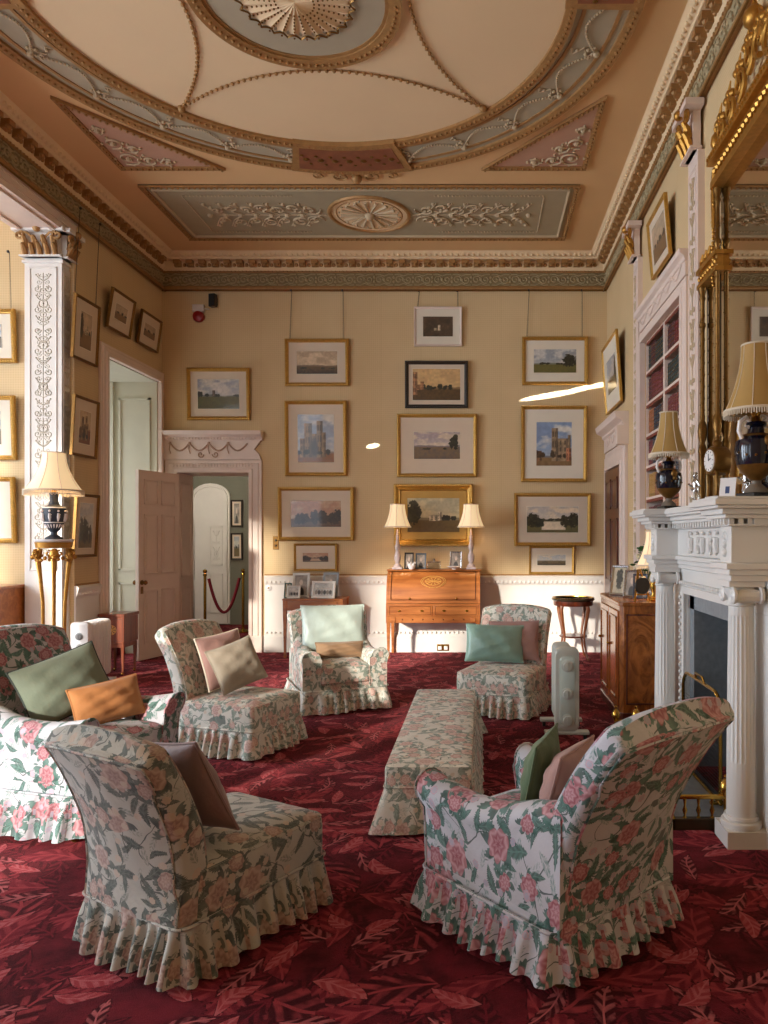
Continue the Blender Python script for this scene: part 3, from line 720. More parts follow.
# wainscot: dado, rail, plinth on each visible wall
def wainscot(name, p0, p1, n, m, panels):
    d = Vector((p1[0]-p0[0], p1[1]-p0[1])); L = d.length; g = G()
    sweep(g, [(0, 0), (.05, 0), (.05, .2), (.035, .23), (.02, .25), (.015, .28), (.015, .9), (.03, .93), (.045, .99), (.05, 1.01), (.03, 1.03), (0, 1.03)], p0, p1, n, False, False); d /= L
    P = lambda t, o, z: (p0[0]+d.x*t+n[0]*o, p0[1]+d.y*t+n[1]*o, z)
    for i in range(int(L/.06)):
        g.ball(P(.03+i*.06, .034, .945), .02, 5, 3)
        g.ball(P(.03+i*.06, .03, .262), .016, 5, 3)
    for a, b in panels:
        for q in ((P(a, .016, .36), P(b, .016, .36)), (P(a, .016, .84), P(b, .016, .84)), (P(a, .016, .36), P(a, .016, .84)), (P(b, .016, .36), P(b, .016, .84))): g.tube(q, .012, 4)
    t = struct(name, g, m, smooth=False)
    g = G(); sweep(g, [(0, 1.03), (.02, 1.03), (.02, 1.05), (0, 1.05)], p0, p1, n, False, False); obj('gilt_fillet', g, GILTP, t)
    return t
wainscot('baseboard_back', (-2.92, YB), (XR, YB), (0, -1), WHITE, [])
wainscot('baseboard_left', (XL, 7.84), (XL, 8.32), (1, 0), WHITE, [])
wainscot('baseboard_bay', (XB, 7.86), (XL-.45, 7.86), (0, -1), WHITE, [(.4, 1.2), (1.4, 2.2), (2.35, 2.9)])
wainscot('baseboard_right', (XR, 5.62), (XR, 8.4), (-1, 0), WHITE, [])
# door surround in the back wall with its carved overdoor
g = G()
u_frame(g, DX0+.004, DX1-.004, DZ-.004, ARCHI(.17), lambda a, d, z: (max(a, XL+.006), YB-d, z))
g.box(DX1-.005, DX1+.18, YB-.075, YB, 0, .22).box(max(DX0-.18, XL+.005), DX0, YB-.07, YB, 0, .22)
for i in range(26): g.box(DX0-.06+i*.042, DX0-.038+i*.042, YB-.058, YB-.03, DZ+.07, DZ+.115)
zt = DZ+.17
fr = struct('trim_5', g, PINKW, smooth=False, bev=.004)
xa, xb = XL+.01, DX1+.16
g = G(); q = [(xa, zt), (xb, zt), (xb-.03, zt+.08), (xb-.09, zt+.14), (xb-.02, zt+.24), (xb, zt+.27), (xa, zt+.27)]
g.prism(q, YB-.05, YB, 'xz')
sweep(g, [(0, zt+.26), (.06, zt+.26), (.08, zt+.3), (.13, zt+.33), (.15, zt+.38), (0, zt+.38)], (xa, YB), (xb+.02, YB), (0, -1), False, False)
for i in range(30): g.box(xa+.03+i*.042, xa+.052+i*.042, YB-.085, YB, zt+.27, zt+.3)
obj('overdoor', g, PINKW, fr, smooth=False)
g = G(); mp = lambda u, v: (xa+u, YB-.055, zt+v); W = xb-xa
for i in range(4):
    u0 = .12+i*(W-.3)/4; u1 = u0+(W-.3)/4
    relief(g, mp, [(u0+(u1-u0)*t/8, .22-.1*math.sin(PI*t/8)) for t in range(9)], .012)
    g.ball(mp(u0, .22), .022, 6, 4); relief(g, mp, [(u0, .22), (u0-.01, .14), (u0+.01, .08)], .008)
for s in (-1, 1): relief(g, mp, [(W/2-.04+s*q[0], q[1]) for q in spiral(.1, .07, .045, PI, 1.2)], .009)
obj('carved_swags', g, plain('carved_swag_paint', rgb(190, 158, 134), .6), fr)
g = G(); g.box(DX0-.1, DX0+.006, YB+.01, YB+.5, 0, DZ).box(DX0, DX1, YB+.01, YB+.5, DZ-.006, DZ+.1).box(DX1-.006, DX1+.1, YB+.01, YB+.5, 0, DZ)
for z0, z1 in ((.15, .85), (1.0, 1.75), (1.88, 2.3)): panel_y(g, YB+.08, YB+.42, z0, z1, DX0+.006, .012, .02); panel_y(g, YB+.08, YB+.42, z0, z1, DX1-.006, -.012, .02)
struct('door_lining', g, PINKW, smooth=False)
# panelled door standing open into the room
def leaf_g(w, h, t, panels, mt=.02):
    g = G().box(0, w, -t/2, t/2, .008, h)
    for a, b, c, d2 in panels:
        for s in (-1, 1): panel_x(g, a, b, c, d2, s*t/2, s*.014, mt); g.box(a+.045, b-.045, min(s*t/2, s*(t/2+.007)), max(s*t/2, s*(t/2+.007)), c+.045, d2-.045)
    return g
hinge = (DX0+.02, YB-.07); free = (X(137, 9.2), 9.2); w = math.dist(hinge, free)
g = leaf_g(w, 2.39, .05, [(x0, x1, z0, z1) for x0, x1 in ((.09, w/2-.03), (w/2+.03, w-.09)) for z0, z1 in ((.2, .88), (1.08, 1.84), (1.96, 2.28))])
dr = struct('door_1', g, PINKW, smooth=False, bev=.003); dr.location = (hinge[0], hinge[1], 0); dr.rotation_euler = (0, 0, math.atan2(free[1]-hinge[1], free[0]-hinge[0]))
g = G()
for s in (-1, 1): g.lathe([(.0, 0), (.032, 0), (.032, .006), (.01, .008), (.01, .035), (.026, .045), (.03, .058), (.02, .072), (0, .074)] if s > 0 else [(.0, 0), (.032, 0), (.032, -.006), (.01, -.008), (.01, -.035), (.026, -.045), (.03, -.058), (.02, -.072), (0, -.074)], (w-.055, s*.025, .98), 12, axis='y')
g.box(w-.075, w-.035, -.03, .03, .84, .93)
obj('door_knob', g, DGILT, dr)
# mahogany door in the right wall with its overdoor
g = leaf_g(1.0, 2.4, .05, [(x0, x1, z0, z1) for x0, x1 in ((.09, .46), (.54, .91)) for z0, z1 in ((.2, .8), (.98, 1.78), (1.9, 2.28))], .03)
d2 = struct('door_2', g, MAHOG, smooth=False, bev=.003); d2.location = (XR-.03, 9.82, 0); d2.rotation_euler = (0, 0, -PI/2)
obj('door_knob', G().ball((.94, -.06, 1.02), .03, 10).ball((.94, -.032, 1.02), .02, 8), BRASS, d2)
g = G()
u_frame(g, 8.8, 9.83, 2.42, ARCHI(.24), lambda a, d, z: (XR-d, a, z), 9.94)
g.box(XR-.05, XR, 8.62, 9.93, 2.665, 2.86)
sweep(g, [(0, 2.84), (.06, 2.84), (.08, 2.89), (.15, 2.93), (.17, 3.0), (0, 3.0)], (XR, 8.5), (XR, 9.93), (-1, 0), False, False)
for i in range(22): g.box(XR-.085, XR, 8.55+i*.062, 8.585+i*.062, 2.85, 2.88)
mp = lambda u, v: (XR-.055, 8.68+u, 2.66+v)
for i in range(3):
    relief(g, mp, [(.1+i*.33+.3*t/8, .15-.08*math.sin(PI*t/8)) for t in range(9)], .012); g.ball(mp(.1+i*.33, .15), .024, 6, 4)
g.box(XR-.14, XR, 8.5, 8.62, 2.62, 2.84)
struct('trim_6', g, PINKW, smooth=False, bev=.003)
# pilasters
def capital(g, gg, w, z0, z1, fx):
    """corinthian head w wide, built on local axes: face towards -y, mapped by fx"""
    H = z1-z0
    for k, (z, zz, e) in enumerate(((0, .05, .02), (.86, 1.0, .07))): g.xf(Matrix.Identity(4), g.mark()); b = g.mark(); g.box(-w/2-e, w/2+e, -.05-e, .02, z0+H*z, z0+H*zz); g.xf(fx, b)
    b = g.mark(); g.box(-w/2+.02, w/2-.02, -.04, .02, z0, z1); g.xf(fx, b)
    b = gg.mark()
    k = max(3, int(w/.075))
    for row, (n, zb, zh, r) in enumerate(((k, .05, .38, .024), (k-1, .32, .38, .026))):
        for i in range(n):
            x = -w/2+w*(i+.5)/n
            gg.tube([(x, -.045, z0+H*zb), (x, -.075, z0+H*(zb+zh*.6)), (x, -.105, z0+H*(zb+zh*.95)), (x, -.115, z0+H*(zb+zh*.85))], [r, r*1.1, r*.8, r*.4], 6)
    for s in (-1, 1):
        gg.tube([(s*(w/2-.0)+s*q[0], -.09, z0+H*.72+q[1]) for q in spiral(.0, 0, .055, PI/2, 1.3, 1, 12)], .016, 5)
        gg.tube([(s*.02, -.08, z0+H*.5), (s*w*.3, -.09, z0+H*.8), (s*w*.48, -.1, z0+H*.82)], .012, 5)
    gg.ball((0, -.12, z0+H*.92), .04, 8, 5)
    gg.xf(fx, b)
g = G().box(-4.75, -4.36, 7.7, 7.87, .0, 4.5).box(-4.79, -4.32, 7.66, 7.88, 0, .22).box(-4.77, -4.34, 7.68, 7.88, .22, .3).box(-4.77, -4.34, 7.68, 7.88, 4.4, 4.43)
for a, b, c, d in ((-4.70, -4.41, 1.2, 1.22), (-4.70, -4.41, 4.34, 4.36), (-4.70, -4.685, 1.2, 4.36), (-4.425, -4.41, 1.2, 4.36)): g.box(a, b, 7.69, 7.7, c, d)
for a, b, c, d in ((7.72, 7.85, 1.2, 1.22), (7.72, 7.85, 4.34, 4.36), (7.72, 7.732, 1.2, 4.36), (7.838, 7.85, 1.2, 4.36)): g.box(-4.36, -4.352, a, b, c, d)
pil = struct('trim_7', g, WHITE, smooth=False, bev=.004)
g = G(); arabesque(g, lambda u, v: (-4.64+u, 7.699, 1.30+v), .17, 3.0, .0035, .125); arabesque(g, lambda u, v: (-4.67+u, 7.698, 1.28+v), .23, 3.02, .005, .21); arabesque(g, lambda u, v: (-4.352, 7.74+u, 1.28+v), .09, 3.02, .005, .2)
obj('arabesque', g, plain('arabesque_gilt', rgb(206, 198, 180), .6, .0), pil)
g, gg = G(), G(); fx = Matrix.Translation((-4.555, 7.7, 0)); capital(g, gg, .39, 4.45, 4.74, fx)
fx = Matrix.Translation((-4.36, 7.78, 0)) @ Matrix.Rotation(PI/2, 4, 'Z'); capital(g, gg, .16, 4.45, 4.74, fx)
c = obj('capital', g, WHITE, pil, smooth=False); obj('capital_leaves', gg, GILTP, c)
for nm, y0, y1 in (('trim_8', 7.78, 7.99), ('trim_9', 5.62, 5.88)):
    g = G().box(XR-.055, XR+.02, y0, y1, 1.03, 4.5).box(XR-.075, XR+.02, y0-.02, y1+.02, 1.03, 1.16)
    for a, b, c, d in ((y0+.035, y1-.035, 1.3, 1.315), (y0+.035, y1-.035, 4.38, 4.395), (y0+.035, y0+.047, 1.3, 4.39), (y1-.047, y1-.035, 1.3, 4.39)): g.box(XR-.063, XR-.05, a, b, c, d)
    p = struct(nm, g, PINKW, smooth=False, bev=.004)
    g = G(); arabesque(g, lambda u, v: (XR-.06, y0+.055+u, 1.34+v), y1-y0-.11, 3.0, .005, .26); obj('arabesque', g, PLASTER, p)
    g, gg = G(), G(); fx = Matrix.Translation((XR-.045, (y0+y1)/2, 0)) @ Matrix.Rotation(-PI/2, 4, 'Z'); capital(g, gg, y1-y0, 4.5, 4.85, fx)
    c = obj('capital', g, PINKW, p, smooth=False); obj('capital_leaves', gg, GILT, c)
# bookcase surround
g = G()
u_frame(g, NY0+.004, NY1-.004, NZ1-.004, ARCHI(.12), lambda a, d, z: (XR-d, a, max(z, 1.06)), NY1+.1)
g.box(XR-.04, XR, NY0-.11, NY1+.095, 3.685, 3.82)
sweep(g, [(0, 3.80), (.05, 3.80), (.06, 3.83), (.09, 3.85), (.10, 3.89), (0, 3.89)], (XR, NY0-.14), (XR, NY1+.11), (-1, 0), False, False)
mp = lambda u, v: (XR-.045, NY0-.1+u, 3.66+v)
for i in range(5): relief(g, mp, [(.1+i*.32+.3*t/8, .14-.07*math.sin(PI*t/8)) for t in range(9)], .01); g.ball(mp(.1+i*.32, .14), .02, 6, 4)
struct('trim_10', g, PINKW, smooth=False, bev=.003)
# ------------------------------------------------------------------ upholstered chairs
def skirt(g, W, L, r, z0, z1, flare, pleat, seed, cy=0.0):
    rr = random.Random(seed); base = dens(rrect(W, L, r, 3), .007); n = len(base); per = sum(math.dist(base[i], base[(i+1) % n]) for i in range(n))
    rings = []; ph = []; t = 0; s = 0
    for i in range(n):                      # uneven pleats round the hem
        ph.append(t); t += math.dist(base[i], base[(i+1) % n])/pleat*(1+.35*math.sin(i*.07+seed)+.2*math.sin(i*.023))
    k = round(t)/t
    for q in range(7):
        f = q/6; ring = []
        for i in range(n):
            a, b = base[i-1], base[(i+1) % n]; dx, dy = b[0]-a[0], b[1]-a[1]; l = math.hypot(dx, dy) or 1; nx, ny = dy/l, -dx/l
            w = math.sin(TAU*ph[i]*k); w = math.copysign(abs(w)**.55, w)
            o = flare*f**1.3+.021*w*min(1, f*1.8)-.004+.008*f*math.sin(ph[i]*1.7+seed)
            ring.append((base[i][0]+nx*o, cy+base[i][1]+ny*o, z1-(z1-z0)*f+.010*f*math.sin(ph[i]*.9+seed)))
        rings.append(ring)
    inner = [(p[0]*.93, cy+(p[1]-cy)*.93, p[2]+.01) for p in rings[-1]]
    g.loft(rings+[inner], False, False)
def back_panel(curve, W0, W1, th, crown, wrap, tuck=.05):
    """curve: (y, z) centre line from foot to top; returns mesh, and the two rear and front edge lines for piping"""
    g = G(); n = len(curve); rings = []; er = []; ef = []; sec0 = dens(rrect(W0, th, min(.03, th*.35), 3), .035)
    for i in range(n):
        y, z = curve[i]; a = curve[max(0, i-1)]; b = curve[min(n-1, i+1)]
        dy, dz = b[0]-a[0], b[1]-a[1]; l = math.hypot(dy, dz); ny, nz = dz/l, -dy/l      # normal towards the rear
        f = i/(n-1); w = W0+(W1-W0)*f; t = th*(1-.25*f)
        sec = [(p[0]*w/W0, p[1]*t/th) for p in sec0]
        ring = []
        for x, q in sec:
            u = abs(2*x/w); o = q-wrap*u*u*min(1, f*2.2)*(1-f*.25)+.012*(1-u*u)*(1 if q > 0 else -1)
            ring.append((x, y+ny*o, z+nz*o-crown*u**2.4*f**3))
        rings.append(ring)
        for lst, sg in ((er, 1), (ef, -1)):
            lst.append([min(ring, key=lambda p: -(s*p[0])*1.0-sg*((p[1]-y)*ny+(p[2]-z)*nz)*2.2) for s in (-1, 1)])
    top = rings[-1]; cy = sum(p[1] for p in top)/len(top); cz = max(p[2] for p in top)
    ext = []
    for k, s in ((.012, .93), (.018, .7), (.02, .35)):
        y, z = curve[-1]; ay, az = curve[-2]; l = math.hypot(y-ay, z-az); dy, dz = (y-ay)/l, (z-az)/l
        ext.append([(p[0]*(1-(1-s)*.06), y+(p[1]-y)*s+dy*k, p[2]*1.0-(p[1]-y)*0+dz*k+(0 if s > .5 else .0)) for p in top])
    g.loft(rings+ext, uv=(rnd.random()*9, rnd.random()*9))
    pip = G()
    for lst in (er, ef):
        path = [q[0] for q in lst]+[None]+[q[1] for q in reversed(lst)]
        i = path.index(None); a, b = Vector(path[i-1]), Vector(path[i+1]); m = a.lerp(b, .5)
        rows = [p for p in top if min(a.x, b.x) < p[0] < max(a.x, b.x) and ((p[1]-cy) > 0) == (lst is er)]
        rows.sort(key=lambda p: p[0], reverse=(a.x > b.x)); path[i:i+1] = rows
        pip.tube(path, .0055, 5)
    return g, pip
def seat_block(W, y0, y1, z0, z1, dome, r=.05):
    g = G(); L = y1-y0; cy = (y0+y1)/2; rings = []
    for z, s in ((z0, 0), (z0+(z1-z0)*.5, 0), (z1-.05, 0), (z1-.02, .008), (z1, .03), (z1+dome*.35, .12), (z1+dome*.75, .3), (z1+dome*.97, .6), (z1+dome, .95)):
        rings.append([(p[0]*(1-s), cy+p[1]*(1-s), z) for p in dens(rrect(W, L, r, 4), .05)])
    g.loft(rings); return g
def pipe_loop(W, y0, y1, z, r=.05):
    return G().tube([(p[0], (y0+y1)/2+p[1], z) for p in dens(rrect(W, y1-y0, r, 4), .04)], .0055, 5, True)
def castors(t, W, y0, y1):
    for x in (-1, 1):
        for y in (y0, y1): obj('castor', G().ball((x*(W/2-.06), y, .028), .027, 10).lathe([(.012, .05), (.02, .06), (.022, .1)], (x*(W/2-.06), y, 0), 10), DGILT, t, label='small dark castor')
def slipper(name, label, loc, rz, ch, W=.57, L=.74, seat=.37, H=.86, lean=.2, hem=.02, band=.2, seed=1, group=None, th=.13):
    t = thing(name, label, 'chair', (loc[0], loc[1], 0), rz, group); y0, y1 = -L/2, L/2
    g = seat_block(W, y0, y1-.06, band-.03, seat, .035); obj('seat', g, ch, t, uv=True)
    obj('seat_piping', pipe_loop(W-.012, y0+.006, y1-.07, seat-.008), ch, t, uv=True)
    yb = y1-th*.5
    cv = [(yb+lean*f**1.7-.0*f, band+(H-.03-band)*f) for f in [i/14 for i in range(15)]]
    g, p = back_panel(cv, W*.96, W*1.02, th, .05, .05); obj('backrest', g, ch, t, uv=True, ang=60); obj('backrest_piping', p, ch, t, uv=True)
    g = G(); skirt(g, W+.012, L+.005, .05, hem, band+.005, .04, .085, seed); obj('pleated_skirt', g, ch, t, uv=True, ang=70)
    obj('skirt_piping', G().tube([(q[0], q[1], band) for q in dens(rrect(W+.016, L+.01, .05, 4), .04)], .006, 5, True), ch, t, uv=True)
    castors(t, W, y0+.06, y1-.06); return t
def armchair(name, label, loc, rz, ch, W=.72, L=.74, seat=.42, H=.95, lean=.28, arm=.58, hem=.045, band=.21, seed=1, aw=.15, group=None, th=.13):
    t = thing(name, label, 'armchair', (loc[0], loc[1], 0), rz, group); y0, y1 = -L/2, L/2; iw = W-2*aw+.03
    obj('seat', seat_block(W-.03, y0+.03, y1-.05, band-.04, seat-.12, .0), ch, t, uv=True)
    obj('seat_cushion', seat_block(iw, y0, y1-.12, seat-.13, seat, .04), ch, t, uv=True)
    obj('cushion_piping', pipe_loop(iw-.01, y0+.005, y1-.125, seat-.01), ch, t, uv=True)
    yb = y1-th*.5
    cv = [(yb+lean*f**1.5, band+(H-.03-band)*f) for f in [i/14 for i in range(15)]]
    g, p = back_panel(cv, W*.88, W*.98, th, .06, .06); obj('backrest', g, ch, t, uv=True, ang=60); obj('backrest_piping', p, ch, t, uv=True)
    for s in (-1, 1):
        g = G(); rings = []
        for i in range(13):
            f = i/12; y = y0+.02+(yb+lean*.22-y0-.02)*f; r = .068-.008*f; zt = arm-.035*math.sin(PI*min(1, f*1.35))+.10*max(0, f-.6)**1.2*2
            xi = W/2-aw; xo = W/2-.015; bulge = .03*(1-f)**2
            ring = [(xi, band-.02), (xi, (band+zt)/2), (xi-.005, zt-r*1.2)]
            for k in range(10):
                a = PI-k*(PI*1.10)/9; ring.append((xi+r*1.05+bulge*.5+r*1.15*math.cos(a), zt-r+r*math.sin(a)))
            ring += [(xo-.004, zt-r*2.0), (xo-.002, (band+zt)*.48), (xo, band-.02)]
            pull = -.05*math.sin(PI*min(1, max(0, 1)))*0
            rings.append([(s*x, y+(-.05*((z-band)/(zt-band))**2*(1-f)), z) for x, z in ring])
        g.loft(rings, uv=(rnd.random()*9, rnd.random()*9)); a = obj('arm', g, ch, t, uv=True, ang=60)
        obj('arm_piping', G().tube(rings[0], .0055, 5), ch, a, uv=True)
    g = G(); skirt(g, W+.012, L+.005, .06, hem, band+.005, .045, .1, seed); obj('pleated_skirt', g, ch, t, uv=True, ang=70)
    obj('skirt_piping', G().tube([(q[0], q[1], band) for q in dens(rrect(W+.018, L+.012, .06, 4), .04)], .006, 5, True), ch, t, uv=True)
    castors(t, W, y0+.05, y1-.03); return t
slipper('slipper_chair', 'faded floral armless chair seen from behind in the left foreground', (-1.09, 2.99), R(150), CH_A, W=.57, L=.74, H=.87, lean=.19, seed=3)
armchair('armchair', 'vivid pink and green floral armchair with its back to us in the right foreground', (.26, 2.99), R(-138), CH_B, W=.70, L=.74, H=.965, lean=.33, seed=8, arm=.58, seat=.40)
armchair('armchair', 'tall rounded floral armchair at the left edge holding a dark green cushion', (-2.30, 4.18), R(74), CH_B, W=.80, L=.80, H=1.02, lean=.2, seed=5, arm=.63, seat=.46, hem=.04, band=.25)
slipper('slipper_chair', 'floral armless chair facing right with a pink and a grey cushion', (-1.80, 5.50), R(71), CH_C, W=.60, L=.72, H=.90, lean=.2, seed=11)
armchair('armchair', 'pale floral armchair with a shiny mint cushion before the photograph table', (-1.34, 6.86), R(24), CH_C, W=.78, L=.74, H=.88, lean=.12, seed=14, arm=.56, seat=.40, aw=.17, hem=.02)
slipper('slipper_chair', 'floral armless chair facing us with a sea green satin cushion', (.20, 6.66), R(-20), CH_C, W=.66, L=.68, H=.90, lean=.17, seed=17)
# long footstool
t = thing('ottoman', 'long narrow floral footstool with a skirt in the middle of the carpet', 'footstool', (-.275, 4.86, 0), R(0))
b0 = G(); b0.loft([[(x*s, y*s2, z) for x, y in dens(rrect(.46, 1.98, .02, 2), .05)] for z, s, s2 in ((.22, 1, 1), (.33, 1, 1), (.345, .985, .997), (.352, .9, .98), (.356, .5, .6))]); obj('seat', b0, CH_C, t, uv=True)
obj('seat_piping', G().tube([(x, y, .24) for x, y in dens(rrect(.468, 1.988, .02, 2), .05)], .006, 5, True), CH_C, t, uv=True)
g = G(); base = dens(rrect(.464, 1.984, .02, 2), .02); rings = []
for q in range(6):
    f = q/5; ring = []
    for i, (x, y) in enumerate(base):
        fl = 1+.20*f; e = .012*f*math.sin(i*.55)+.006*f*math.sin(i*1.3)
        kick = .035*f*(1 if abs(abs(x)-.232) < .06 and abs(abs(y)-.99) < .06 else 0)
        ring.append((x*(1+.2*f)+math.copysign(e+kick, x)*(abs(x) > .225), y+math.copysign(.05*f+e+kick*.6, y)*(abs(y) > .97), .24-.225*f))
    rings.append(ring)
g.loft(rings, False, False); obj('skirt', g, CH_C, t, uv=True, ang=70)
for x in (-.18, .18):
    for y in (-.9, .9): obj('foot', G().lathe([(.02, 0), (.026, .02), (.02, .05), (.024, .23)], (x, y, 0), 10), MAHOG, t)
# ------------------------------------------------------------------ cushions
def cushion(label, c, w, h, th, rot, m, seed=0, pip=None, name='cushion', group=None):
    n = 24; g = G(); rr = random.Random(seed); P = [[], []]
    for sd in (0, 1):
        for j in range(n+1):
            for i in range(n+1):
                u, v = math.sin((i/n-.5)*PI), math.sin((j/n-.5)*PI)
                edge = (1-abs(u)**2.6)*(1-abs(v)**2.6)
                k = 1-.06*(1-abs(u*v))*(abs(u)**6+abs(v)**6)
                wr = .012*math.sin(u*7+v*4+seed)*edge+.008*math.sin(v*11-u*5+seed*2)*edge
                P[sd].append((u*w/2*(1-.05*(1-v*v)*abs(u)), (1 if sd else -1)*(th/2*(max(0, 1-u*u)*max(0, 1-v*v))**.5+wr*.6*(edge > .02)), h/2+v*h/2*(1-.05*(1-u*u)*abs(v))))
    fs = [(j*(n+1)+i, j*(n+1)+i+1, (j+1)*(n+1)+i+1, (j+1)*(n+1)+i) for j in range(n) for i in range(n)]
    g.add(P[0], fs); g.add(P[1], [f[::-1] for f in fs])
    t = thing(name, label, 'cushion', c, 0, group); t.rotation_euler = rot; t.rotation_mode = 'XYZ'
    obj('cover', g, m, t, ang=80)
    e = [P[0][i] for i in range(n+1)]+[P[0][j*(n+1)+n] for j in range(1, n+1)]+[P[0][n*(n+1)+i] for i in range(n-1, -1, -1)]+[P[0][j*(n+1)] for j in range(n-1, 0, -1)]
    obj('piping', G().tube([(p[0]*1.005, 0, p[2]) for p in e], .006, 5, True), pip or m, t)
    return t
def on(loc, rz, x, y, z):
    return (loc[0]+x*math.cos(rz)-y*math.sin(rz), loc[1]+x*math.sin(rz)+y*math.cos(rz), z)
def cush(label, chair, rz, x, y, z, w, h, th, lean, m, yaw=0, roll=0, seed=0, pip=None):
    return cushion(label, on(chair, rz, x, y-.02, z+.015), w, h, th, (R(lean)*-1, R(roll), rz+R(yaw)), m, seed, pip)
cA, cB, cC, cD, cE, cF = (-1.09, 2.99), (.26, 2.99), (-2.30, 4.18), (-1.80, 5.50), (-1.34, 6.86), (.20, 6.66)
cush('mauve cushion with a ruffled edge slumped on the left foreground chair', cA, R(150), -.08, .115, .42, .40, .38, .15, 23, F_PINKD, -4, 8, 1)
cush('thin olive cushion tucked behind the mauve one on the left foreground chair', cA, R(150), .06, .17, .395, .36, .36, .10, 19, F_BROWN, 4, 0, 2)
cush('moss green square cushion standing on the right foreground armchair', cB, R(-138), -.02, -.07, .41, .33, .32, .12, 12, F_MOSS, 28, 3, 3)
cush('round-edged pink cushion behind the moss green one', cB, R(-138), .0, .09, .425, .36, .30, .16, 16, F_PINK, 20, 0, 4)
cush('dark green piped cushion leaning in the left edge armchair', cC, R(74), .02, .01, .535, .46, .36, .17, 24, F_GREEN, -24, -16, 5, plain('dark_piping', rgb(52, 62, 58), .8))
cush('small tan rectangular cushion in front of the dark green one', cC, R(74), .08, -.17, .49, .38, .23, .14, 22, F_TAN, -26, -6, 6)
cush('dusty pink square cushion with white piping on the mid-left chair', cD, R(71), .03, .11, .425, .42, .40, .15, 18, F_PINK, -8, -4, 7, MOUNTW)
cush('plain grey beige cushion in front of the dusty pink one', cD, R(71), -.02, -.06, .44, .36, .34, .14, 24, F_BEIGE, -24, -14, 8)
cush('large crumpled mint satin cushion in the pale armchair', cE, R(24), .0, .10, .47, .60, .43, .15, 14, F_MINT, 0, 1, 9)
cush('flat brown cushion lying below the mint satin one', cE, R(24), .02, -.04, .43, .44, .14, .12, 20, F_BROWN, -2, 1, 10)
cush('sea green satin cushion on the armless chair by the heater', cF, R(-20), -.08, .0, .41, .52, .34, .17, 20, F_SATIN, 20, 2, 11)
cush('dull pink cushion behind the sea green satin one', cF, R(-20), .06, .14, .41, .46, .36, .13, 16, F_PINK, 10, -2, 12)
# ------------------------------------------------------------------ pictures
PROF = {'thin': [(0, 0), (0, .03), (.006, .036), (.02, .03), (.026, .022), (.03, .012)],
        'gold': [(0, 0), (0, .03), (.008, .045), (.022, .048), (.034, .034), (.044, .03), (.05, .014)],
        'rich': [(0, 0), (0, .04), (.012, .065), (.03, .07), (.05, .05), (.07, .04), (.082, .046), (.092, .02)]}
def picture(label, w, h, loc, rz, kind, seed, style='gold', mount=.2, fm=None, mm=None, tilt=3, wire=None, swing=0.0, pal={}):
    pr = PROF[style]; fw = pr[-1][0]; k2 = math.sin(R(tilt))*h/2
    loc = (loc[0]+math.sin(rz)*k2, loc[1]-math.cos(rz)*k2, loc[2])
    t = thing('picture', label, 'picture', loc, 0, None); t.rotation_euler = (R(tilt), R(swing), rz)
    obj('frame', frame_g(w, h, pr), fm or FGILT, t, ang=25)
    if style != 'thin':
        g = G(); k = int((2*(w+h))/.03)
        for a, b in (((-1, -1), (1, -1)), ((1, -1), (1, 1)), ((1, 1), (-1, 1)), ((-1, 1), (-1, -1))):
            A = (a[0]*(w/2-.016), a[1]*(h/2-.016)); B = (b[0]*(w/2-.016), b[1]*(h/2-.016)); n = int(math.dist(A, B)/.028)
            for i in range(n): f = (i+.5)/n; g.ball((A[0]+(B[0]-A[0])*f, -pr[2][1]-.002, A[1]+(B[1]-A[1])*f), .009 if style == 'gold' else .014, 5, 3)
        obj('frame_ornament', g, fm or FGILT, t)
    iw, ih = w-2*fw, h-2*fw; m = mount*min(iw, ih)
    if m > 0:
        obj('mount', G().box(-iw/2-.005, iw/2+.005, -.014, -.002, -ih/2-.005, ih/2+.005), mm or MOUNT, t, smooth=False)
        painted('artwork', iw-2*m, ih-2*m*1.08, kind, seed, t, y=-.0155, **pal)
        obj('mount_bevel', frame_g(iw-2*m+.012, ih-2*m*1.08+.012, [(0, .0145), (.003, .018), (.006, .0145)]), mm if mm is GOLDM else MOUNTW, t)
    else:
        painted('artwork', iw+.006, ih+.006, kind, seed, t, y=-.012, **pal)
    obj('backing', G().box(-w/2+.004, w/2-.004, -.012, 0, -h/2+.004, h/2-.004), DFRAME, t, smooth=False)
    if wire:
        for s in (-1, 1):
            g = G(); g.tube([(s*w*.42, .004, h/2-.02), (s*w*.40+.01, .012, h/2+wire)], .0022, 4); g.tube([(s*w*.42-.012, .004, h/2-.02), (s*w*.40+.006, .012, h/2+wire)], .0018, 4)
            g.ball((s*w*.40, .0, h/2+wire), .016, 6); obj('hanging_wire', g, DFRAME, t)
    return t
def wallpic(label, x0, y0, x1, y1, *a, **k):
    d = 9.965; w, h = (x1-x0)*d/F, (y1-y0)*d/F; z = Z((y0+y1)/2, d); tl = k.setdefault('tilt', 2.0)
    if k.pop('hang', False): k['wire'] = 4.865-(z+h/2)
    return picture(label, w, h, (X((x0+x1)/2, d), YB-.012, z), 0, *a, **k)
WARM = dict(sky=((206, 180, 146), (176, 150, 120)), gr=((120, 92, 52), (74, 56, 32)))
SEP = dict(sky=((190, 156, 124), (176, 130, 100)), gr=((110, 80, 52), (80, 58, 38)), tr=(48, 36, 24))
BLUE = dict(sky=((214, 212, 204), (128, 150, 182)), gr=((166, 132, 88), (96, 72, 46)), tr=(60, 46, 32))
wallpic('gilt-framed landscape of smoke and trees over a lawn, hung above the white door', 187, 368, 250, 420, 'smoke', 1, 'gold', .16, pal=dict(sky=((206, 196, 180), (150, 150, 156)), gr=((112, 104, 48), (70, 64, 34))))
